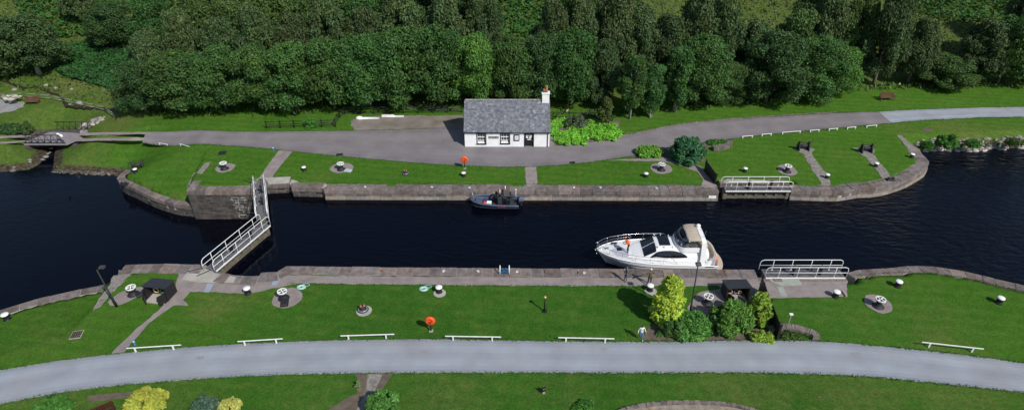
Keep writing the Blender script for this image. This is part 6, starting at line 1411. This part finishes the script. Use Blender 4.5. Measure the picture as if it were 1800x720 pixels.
# ------------------------------------------------------------------ workboat
def workboat():
    b0 = P(829, 352, -.6); o = thing("workboat", "dark blue grey open workboat lying along the far quay wall", "boat", (b0.x, 52.35, UP_Z), R(-1.5))
    M_H = mat("blue_grey_hull", (0.05, 0.065, 0.10), .5, .12, 2); M_IN = mat("boat_interior", (0.03, 0.035, 0.045), .8, .3, 3)
    X = [0, .4, 1, 2, 3.2, 4.7]; Hf = [.30, .62, .82, .94, .96, .92]; S = [.78, .75, .68, .60, .55, .53]; Wl = [.02, .30, .58, .76, .82, .80]
    xs = list(np.linspace(0, 1.2, 7)) + list(np.linspace(1.6, 4.7, 8)); ff = lambda A: [float(np.interp(x, X, A)) for x in xs]
    rings = hull_rings(xs, ff(Hf), ff(S), ff(Wl), -.25, .35); mb = MB(); mb.loft(rings); mb.add(rings[-1], [tuple(range(len(rings[0])))]); mb.add(rings[0], [tuple(range(len(rings[0])))[::-1]]); hull = mb.build("hull", M_H, o, recalc=True)
    edge = [(x, -float(np.interp(x, X, Hf)), float(np.interp(x, X, S))) for x in xs[::-1]] + [(x, float(np.interp(x, X, Hf)), float(np.interp(x, X, S))) for x in xs]
    mb = MB(); mb.tube(edge, .10, 8, tint=(1.3, 1.3, 1.3)); mb.build("rubber_collar", M_H, o)
    mb = MB(); mb.prism([(x, -float(np.interp(x, X, Hf)) * .9) for x in xs] + [(x, float(np.interp(x, X, Hf)) * .9) for x in xs[::-1]], .18, .24); mb.build("floor", M_IN, o)
    mb = MB(); mb.box((.75, 0, .55), (.7, .9, .12), bev=.03, tint=(1.5, 1.5, 1.6)); mb.build("bow_locker", M_H, o)
    mb = MB(); mb.box((2.9, 0, .65), (.55, .7, .85), bev=.06); mb.box((3.0, 0, 1.13), (.3, .6, .12), tint=(2, 2, 2)); cs = mb.build("console", M_IN, o)
    mb = MB(); mb.add([(2.65, -.32, 1.1), (2.65, .32, 1.1), (2.85, .28, 1.5), (2.85, -.28, 1.5)], [(0, 1, 2, 3), (3, 2, 1, 0)]); mb.build("windscreen", M_TINT, cs)
    mb = MB(); mb.box((3.65, 0, .6), (.4, .6, .6), bev=.05); mb.box((3.85, 0, .98), (.08, .55, .3)); mb.build("seat", M_BLACK, o)
    mb = MB(); mb.tube([(3.25, -.45, .3), (3.1, -.42, 1.55), (3.1, .42, 1.55), (3.25, .45, .3)], .035, 6); mb.tube([(3.5, -.45, .3), (3.1, -.42, 1.5)], .03, 6); mb.box((3.1, 0, 1.57), (.2, .9, .08)); mb.build("roll_bar", M_BLACK, o)
    for y in (-.36, .36): mb = MB(); mb.tube([(2.85 if y < 0 else 3.35, y, 1.55), (2.85 if y < 0 else 3.35, y, 2.05)], .05, 6); mb.build("rod_tube", M_WHITE, o)
    mb = MB(); mb.lathe([(.0, -.19), (.12, -.16), (.19, 0), (.12, .16), (.03, .2), (.03, .25)], 12, (1.35, -.72, .70)); mb.build("ball_fender", mat("red_fender", (.60, .03, .04), .5, .1, 2), o)
    mb = MB(); mb.box((1.75, -.25, .48), (.5, .36, .3), bev=.07); mb.build("cool_box", M_WHITE, o)
    mb = MB(); mb.box((1.35, .45, .35), (.4, .3, .2), bev=.06, tint=(1.2, 1.2, 3)); mb.box((2.2, .5, .35), (.3, .25, .25), bev=.05, tint=(3, 1, .6)); mb.build("kit_bag", M_IN, o)
    mb = MB(); mb.M = Matrix.Translation((0, -.0, 0));
    for i in range(9):
        x = 2.65 + i * .085; y = -.945
        mb.box((x, y - .012, .38), (.05, .012, .12 if i % 3 else .09)); 
    mb.build("hull_lettering", MATS["red_fender"], hull)
    mb = MB(); mb.box((4.95, .0, .80), (.45, .34, .34), bev=.08); mb.build("outboard_cowl", mat("engine_blue", (.10, .14, .24), .35, .1, 2, coat=.3), o); mb = MB(); mb.box((4.98, 0, .2), (.16, .14, .95)); mb.box((4.78, 0, .5), (.2, .3, .2)); mb.lathe([(.12, -.5), (.03, -.3)], 8, (5.0, 0, .1)); mb.build("outboard_leg", M_IRON, o)
    mb = MB(); mb.tube([(4.4, .45, .5), (4.4, .45, 1.5)], .03, 5); mb.lathe([(.07, 1.5), (.08, 1.6), (.03, 1.68)], 8, (4.4, .45, 0)); mb.build("stern_light", M_WHITE, o)
    for q in ((.2, .3), (2.3, .9)): mb = MB(); mb.tube([(q[0], q[1], .75), (q[0] - .3, 1.15, 1.05)], .02, 5); mb.build("mooring_line", M_WHITE, o)
    return o
workboat()

# ------------------------------------------------------------------ people
SKIN = mat("skin", (.42, .24, .17), .6, .05, 3)
def cloth(name, c): return mat(name, c, .85, .12, 4, .3, 20)
BASE = dict(pelvis=(0, 0, .96), chest=(0, 0, 1.26), base=(0, 0, 1.44), neck=(0, .01, 1.53), sl=(-.19, 0, 1.41), sr=(.19, 0, 1.41), el=(-.26, -.02, 1.13), er=(.26, -.02, 1.13), wl=(-.27, .10, .90), wr=(.27, .10, .90),
            hl=(-.10, 0, .90), hr=(.10, 0, .90), kl=(-.11, .03, .50), kr=(.11, .03, .50), al=(-.11, 0, .09), ar=(.11, 0, .09), tl=(-.13, .16, .035), tr=(.13, .16, .035))
RAD = dict(pelvis=.145, chest=.155, base=.10, neck=.055, sl=.075, sr=.075, el=.048, er=.048, wl=.034, wr=.034, hl=.10, hr=.10, kl=.062, kr=.062, al=.042, ar=.042, tl=.038, tr=.038)
EDG = [("pelvis", "chest"), ("chest", "base"), ("base", "neck"), ("base", "sl"), ("base", "sr"), ("sl", "el"), ("el", "wl"), ("sr", "er"), ("er", "wr"), ("pelvis", "hl"), ("pelvis", "hr"), ("hl", "kl"), ("kl", "al"), ("al", "tl"), ("hr", "kr"), ("kr", "ar"), ("ar", "tr")]
def person(label, loc, rz, pose=None, top=None, sleeve=None, legs=None, shoe=None, hair=(.03, .02, .015), hat=None, vest=None, long_hair=False, sc=1.0, look=(0, 1, 0), belt=None):
    J = {k: Vector(v) for k, v in BASE.items()}
    for k, v in (pose or {}).items(): J[k] = Vector(v)
    ks = list(J); me = bpy.data.meshes.new("person_sk"); me.from_pydata([J[k] for k in ks], [(ks.index(a), ks.index(b)) for a, b in EDG], [])
    ob = bpy.data.objects.new("person_sk", me); COL.objects.link(ob); ob.modifiers.new("s", 'SKIN'); lay = me.skin_vertices[0] if me.skin_vertices else None
    if lay is None:
        bm = bmesh.new(); bm.from_mesh(me); bm.verts.layers.skin.verify(); bm.to_mesh(me); bm.free(); lay = me.skin_vertices[0]
    for i, k in enumerate(ks): r = RAD[k]; lay.data[i].radius = (r, r * (.72 if k in ("pelvis", "chest", "base") else 1)); lay.data[i].use_root = (k == "pelvis")
    sub = ob.modifiers.new("u", 'SUBSURF'); sub.levels = 2; sub.render_levels = 2
    dg = bpy.context.evaluated_depsgraph_get(); ev = ob.evaluated_get(dg); m2 = bpy.data.meshes.new_from_object(ev); V = [v.co.copy() for v in m2.vertices]; Fs = [tuple(p.vertices) for p in m2.polygons]
    bpy.data.objects.remove(ob)
    slot = {}
    for a, b in EDG:
        s_ = 0
        if a in ("hl", "hr", "kl", "kr") or (a, b) in (("pelvis", "hl"), ("pelvis", "hr")): s_ = 2
        if a in ("al", "ar"): s_ = 3
        if (a, b) == ("base", "neck"): s_ = 4
        if a in ("el", "er"): s_ = 1
        slot[(a, b)] = s_
    mb = MB()
    mats = [top, sleeve or top, legs, shoe or M_BLACK, SKIN]
    mb.add(V, []);
    for f in Fs:
        c = sum((V[i] for i in f), Vector()) / len(f); best = (9, 0)
        for a, b in EDG:
            A, B_ = J[a], J[b]; t = max(0, min(1, (c - A).dot(B_ - A) / max(1e-9, (B_ - A).length_squared))); dd = (c - A.lerp(B_, t)).length / (max(RAD[a], RAD[b])); 
            if dd < best[0]: best = (dd, slot[(a, b)])
        mb.f.append(f); mb.c.append((1, 1, 1)); mb.m.append(best[1]); mb.smooth.append(True)
    # head with face, ears
    nd = (J["neck"] - J["base"]).normalized(); hc = J["neck"] + nd * .115; f = Vector(look).normalized(); f = (f - nd * f.dot(nd)).normalized(); r = f.cross(nd).normalized()
    Mh = Matrix((( r.x, f.x, nd.x, hc.x), (r.y, f.y, nd.y, hc.y), (r.z, f.z, nd.z, hc.z), (0, 0, 0, 1)))
    mb.M = Mh; mb.lathe([(.03, -.12), (.055, -.10), (.070, -.05), (.078, .01), (.075, .06), (.05, .10), (.01, .118)], 12, sy=1.15, mi=4)
    mb.tube([(0, .085, .02), (0, .112, -.015), (0, .09, -.022)], [.008, .014, .012], 6, mi=4)
    for s in (-1, 1): mb.tube([(s * .078, 0, .02), (s * .088, -.005, 0), (s * .078, .0, -.025)], [.01, .014, .01], 6, mi=4); mb.lathe([(.0, -.008), (.010, 0), (0, .008)], 6, (s * .03, .083, .015), tint=(.1, .1, .1), mi=4)
    mb.box((0, .084, -.055), (.045, .01, .01), tint=(.7, .35, .35), mi=4); mb.M = Matrix.Identity(4)
    # hands: palm, four fingers, thumb
    for s, w_, e_ in ((-1, "wl", "el"), (1, "wr", "er")):
        d = (J[w_] - J[e_]).normalized(); side_ = Vector((0, 1, 0)) - d * d.y; side_ = side_.normalized() if side_.length > .1 else Vector((0, 0, 1)); nn = d.cross(side_).normalized()
        p0 = J[w_]; p1 = p0 + d * .085; mb.tube([p0 - d * .01, p0 + d * .03, p1], [.030, .038, .036], 8, mi=4)
        for i, L in enumerate((.065, .075, .07, .055)):
            q = p1 + side_ * (.028 - i * .019); mb.tube([q - d * .015, q + d * L * .5, q + d * L * .85 + nn * .022 * -s], [.010, .009, .007], 6, mi=4)
        q = p0 + d * .03 + side_ * .03; mb.tube([q - side_ * .01, q + side_ * .025 + d * .03, q + side_ * .028 + d * .06], [.012, .010, .008], 6, mi=4)
    o = mb.build("person", mats); o.location = loc; o.rotation_euler = (0, 0, rz); o.scale = (sc,) * 3; tag(o, label, "person")
    mb = MB(); mb.M = Mh
    if hat: mb.lathe([(.11, .05), (.088, .055), (.085, .09), (.05, .13), (0, .135)], 14, sy=1.12); mb.box((0, .10, .055), (.13, .09, .012)); mb.build("cap", hat, o)
    H_ = mat("hair_%d" % int(sum(hair) * 1000), hair, .7, .2, 4)
    mb = MB(); mb.M = Mh
    if not hat: mb.lathe([(.080, .02), (.086, .05), (.070, .10), (.03, .128), (0, .132)], 12, sy=1.12)
    mb.lathe([(.070, -.06 if not long_hair else -.14), (.078, 0), (.080, .06)], 12, (0, -.022, 0), sy=1.0); mb.build("hair", H_, o)
    if vest:
        mb = MB(); c0, c1 = J["pelvis"].lerp(J["chest"], .35), J["base"]; rs = []
        ax = (c1 - c0).normalized(); rr = Vector((1, 0, 0)); ff = rr.cross(ax).normalized() * -1
        for k, rad in ((0, .18), (.35, .195), (.7, .20), (1.0, .15)):
            c = c0.lerp(c1, k); rs.append([c + rr * (rad * 1.12 * math.cos(a)) + ff * (rad * .85 * math.sin(a)) for a in np.linspace(0, 6.283, 15)[:-1]])
        mb.loft(rs, closed=True); mb.build("life_jacket", vest, o, recalc=True)
    return o
def ywp(px, py, z): q = P(px, py, z); return q
p = P(1104, 443, UP_Z + YSH(2.7) + .07)
person("man in an orange jacket and black trousers standing on the yacht foredeck", p, R(75), dict(chest=(0, .12, 1.22), base=(0, .25, 1.36), neck=(0, .33, 1.42), sl=(-.18, .2, 1.34), sr=(.18, .2, 1.34), el=(-.26, .30, 1.10), er=(.26, .30, 1.10), wl=(-.12, .5, 1.02), wr=(.12, .5, 1.02), kl=(-.17, .10, .5), kr=(.17, .06, .5), al=(-.22, .0, .09), ar=(.22, -.02, .09), tl=(-.26, .15, .035), tr=(.26, .13, .035)),
       cloth("orange_fleece", (.62, .10, .02)), None, cloth("black_trousers", (.012, .012, .016)), hair=(.35, .08, .03), sc=.88, vest=cloth("orange_vest", (.72, .11, .02)), look=(0, .6, -.6))
person("person in a blue grey suit standing on the near quay beside the yacht bow", P(1100, 494, .03), R(100), dict(el=(-.25, .05, 1.15), wl=(-.15, .22, 1.05), kr=(.11, .08, .5), ar=(.12, .10, .09), tr=(.13, .26, .035)), cloth("slate_jacket", (.10, .11, .15)), None, cloth("slate_trousers", (.09, .10, .14)), hair=(.12, .09, .07), sc=.86)
person("man in khaki with a white cap and spread elbows behind a near quay bollard", P(1141, 500, .03), R(20), dict(el=(-.42, .02, 1.22), er=(.42, .02, 1.22), wl=(-.30, .20, 1.08), wr=(.30, .20, 1.08), kl=(-.13, .02, .5), kr=(.13, .02, .5), al=(-.15, 0, .09), ar=(.15, 0, .09)), cloth("khaki_jacket", (.12, .09, .045)), None, cloth("dark_trousers", (.04, .035, .03)), hair=(.1, .07, .05), hat=cloth("white_cap", (.75, .75, .72)), sc=.93)
person("dark haired woman in a white top and blue jeans walking onto the gravel road", P(1126, 596, .03), R(-170), dict(el=(-.30, -.06, 1.16), er=(.30, -.04, 1.16), wl=(-.34, .14, 1.02), wr=(.36, .08, .98), kl=(-.09, .14, .52), al=(-.09, .16, .09), tl=(-.10, .32, .035), kr=(.09, .0, .5), ar=(.09, -.20, .11), tr=(.10, -.06, .035)), cloth("white_top", (.62, .64, .68)), None, cloth("blue_jeans", (.10, .16, .30)), cloth("pale_shoe", (.5, .5, .5)), hair=(.05, .03, .02), long_hair=True, sc=.80)
wb = bpy.data.objects["workboat"].location
person("dark haired person in a black top with bare arms leaning over in the workboat", (wb.x + 2.35, wb.y - .02, UP_Z + .24), R(-60), dict(chest=(0, .10, 1.22), base=(0, .24, 1.36), neck=(0, .33, 1.41), sl=(-.18, .20, 1.34), sr=(.18, .20, 1.34), el=(-.30, .40, 1.12), er=(.32, .42, 1.14), wl=(-.16, .58, .98), wr=(.20, .60, .98), kl=(-.12, .14, .52), kr=(.12, .14, .52)), cloth("black_top", (.02, .02, .025)), SKIN, cloth("black_trousers", (.012, .012, .016)), hair=(.03, .02, .02), look=(0, .6, -.5), sc=.9)
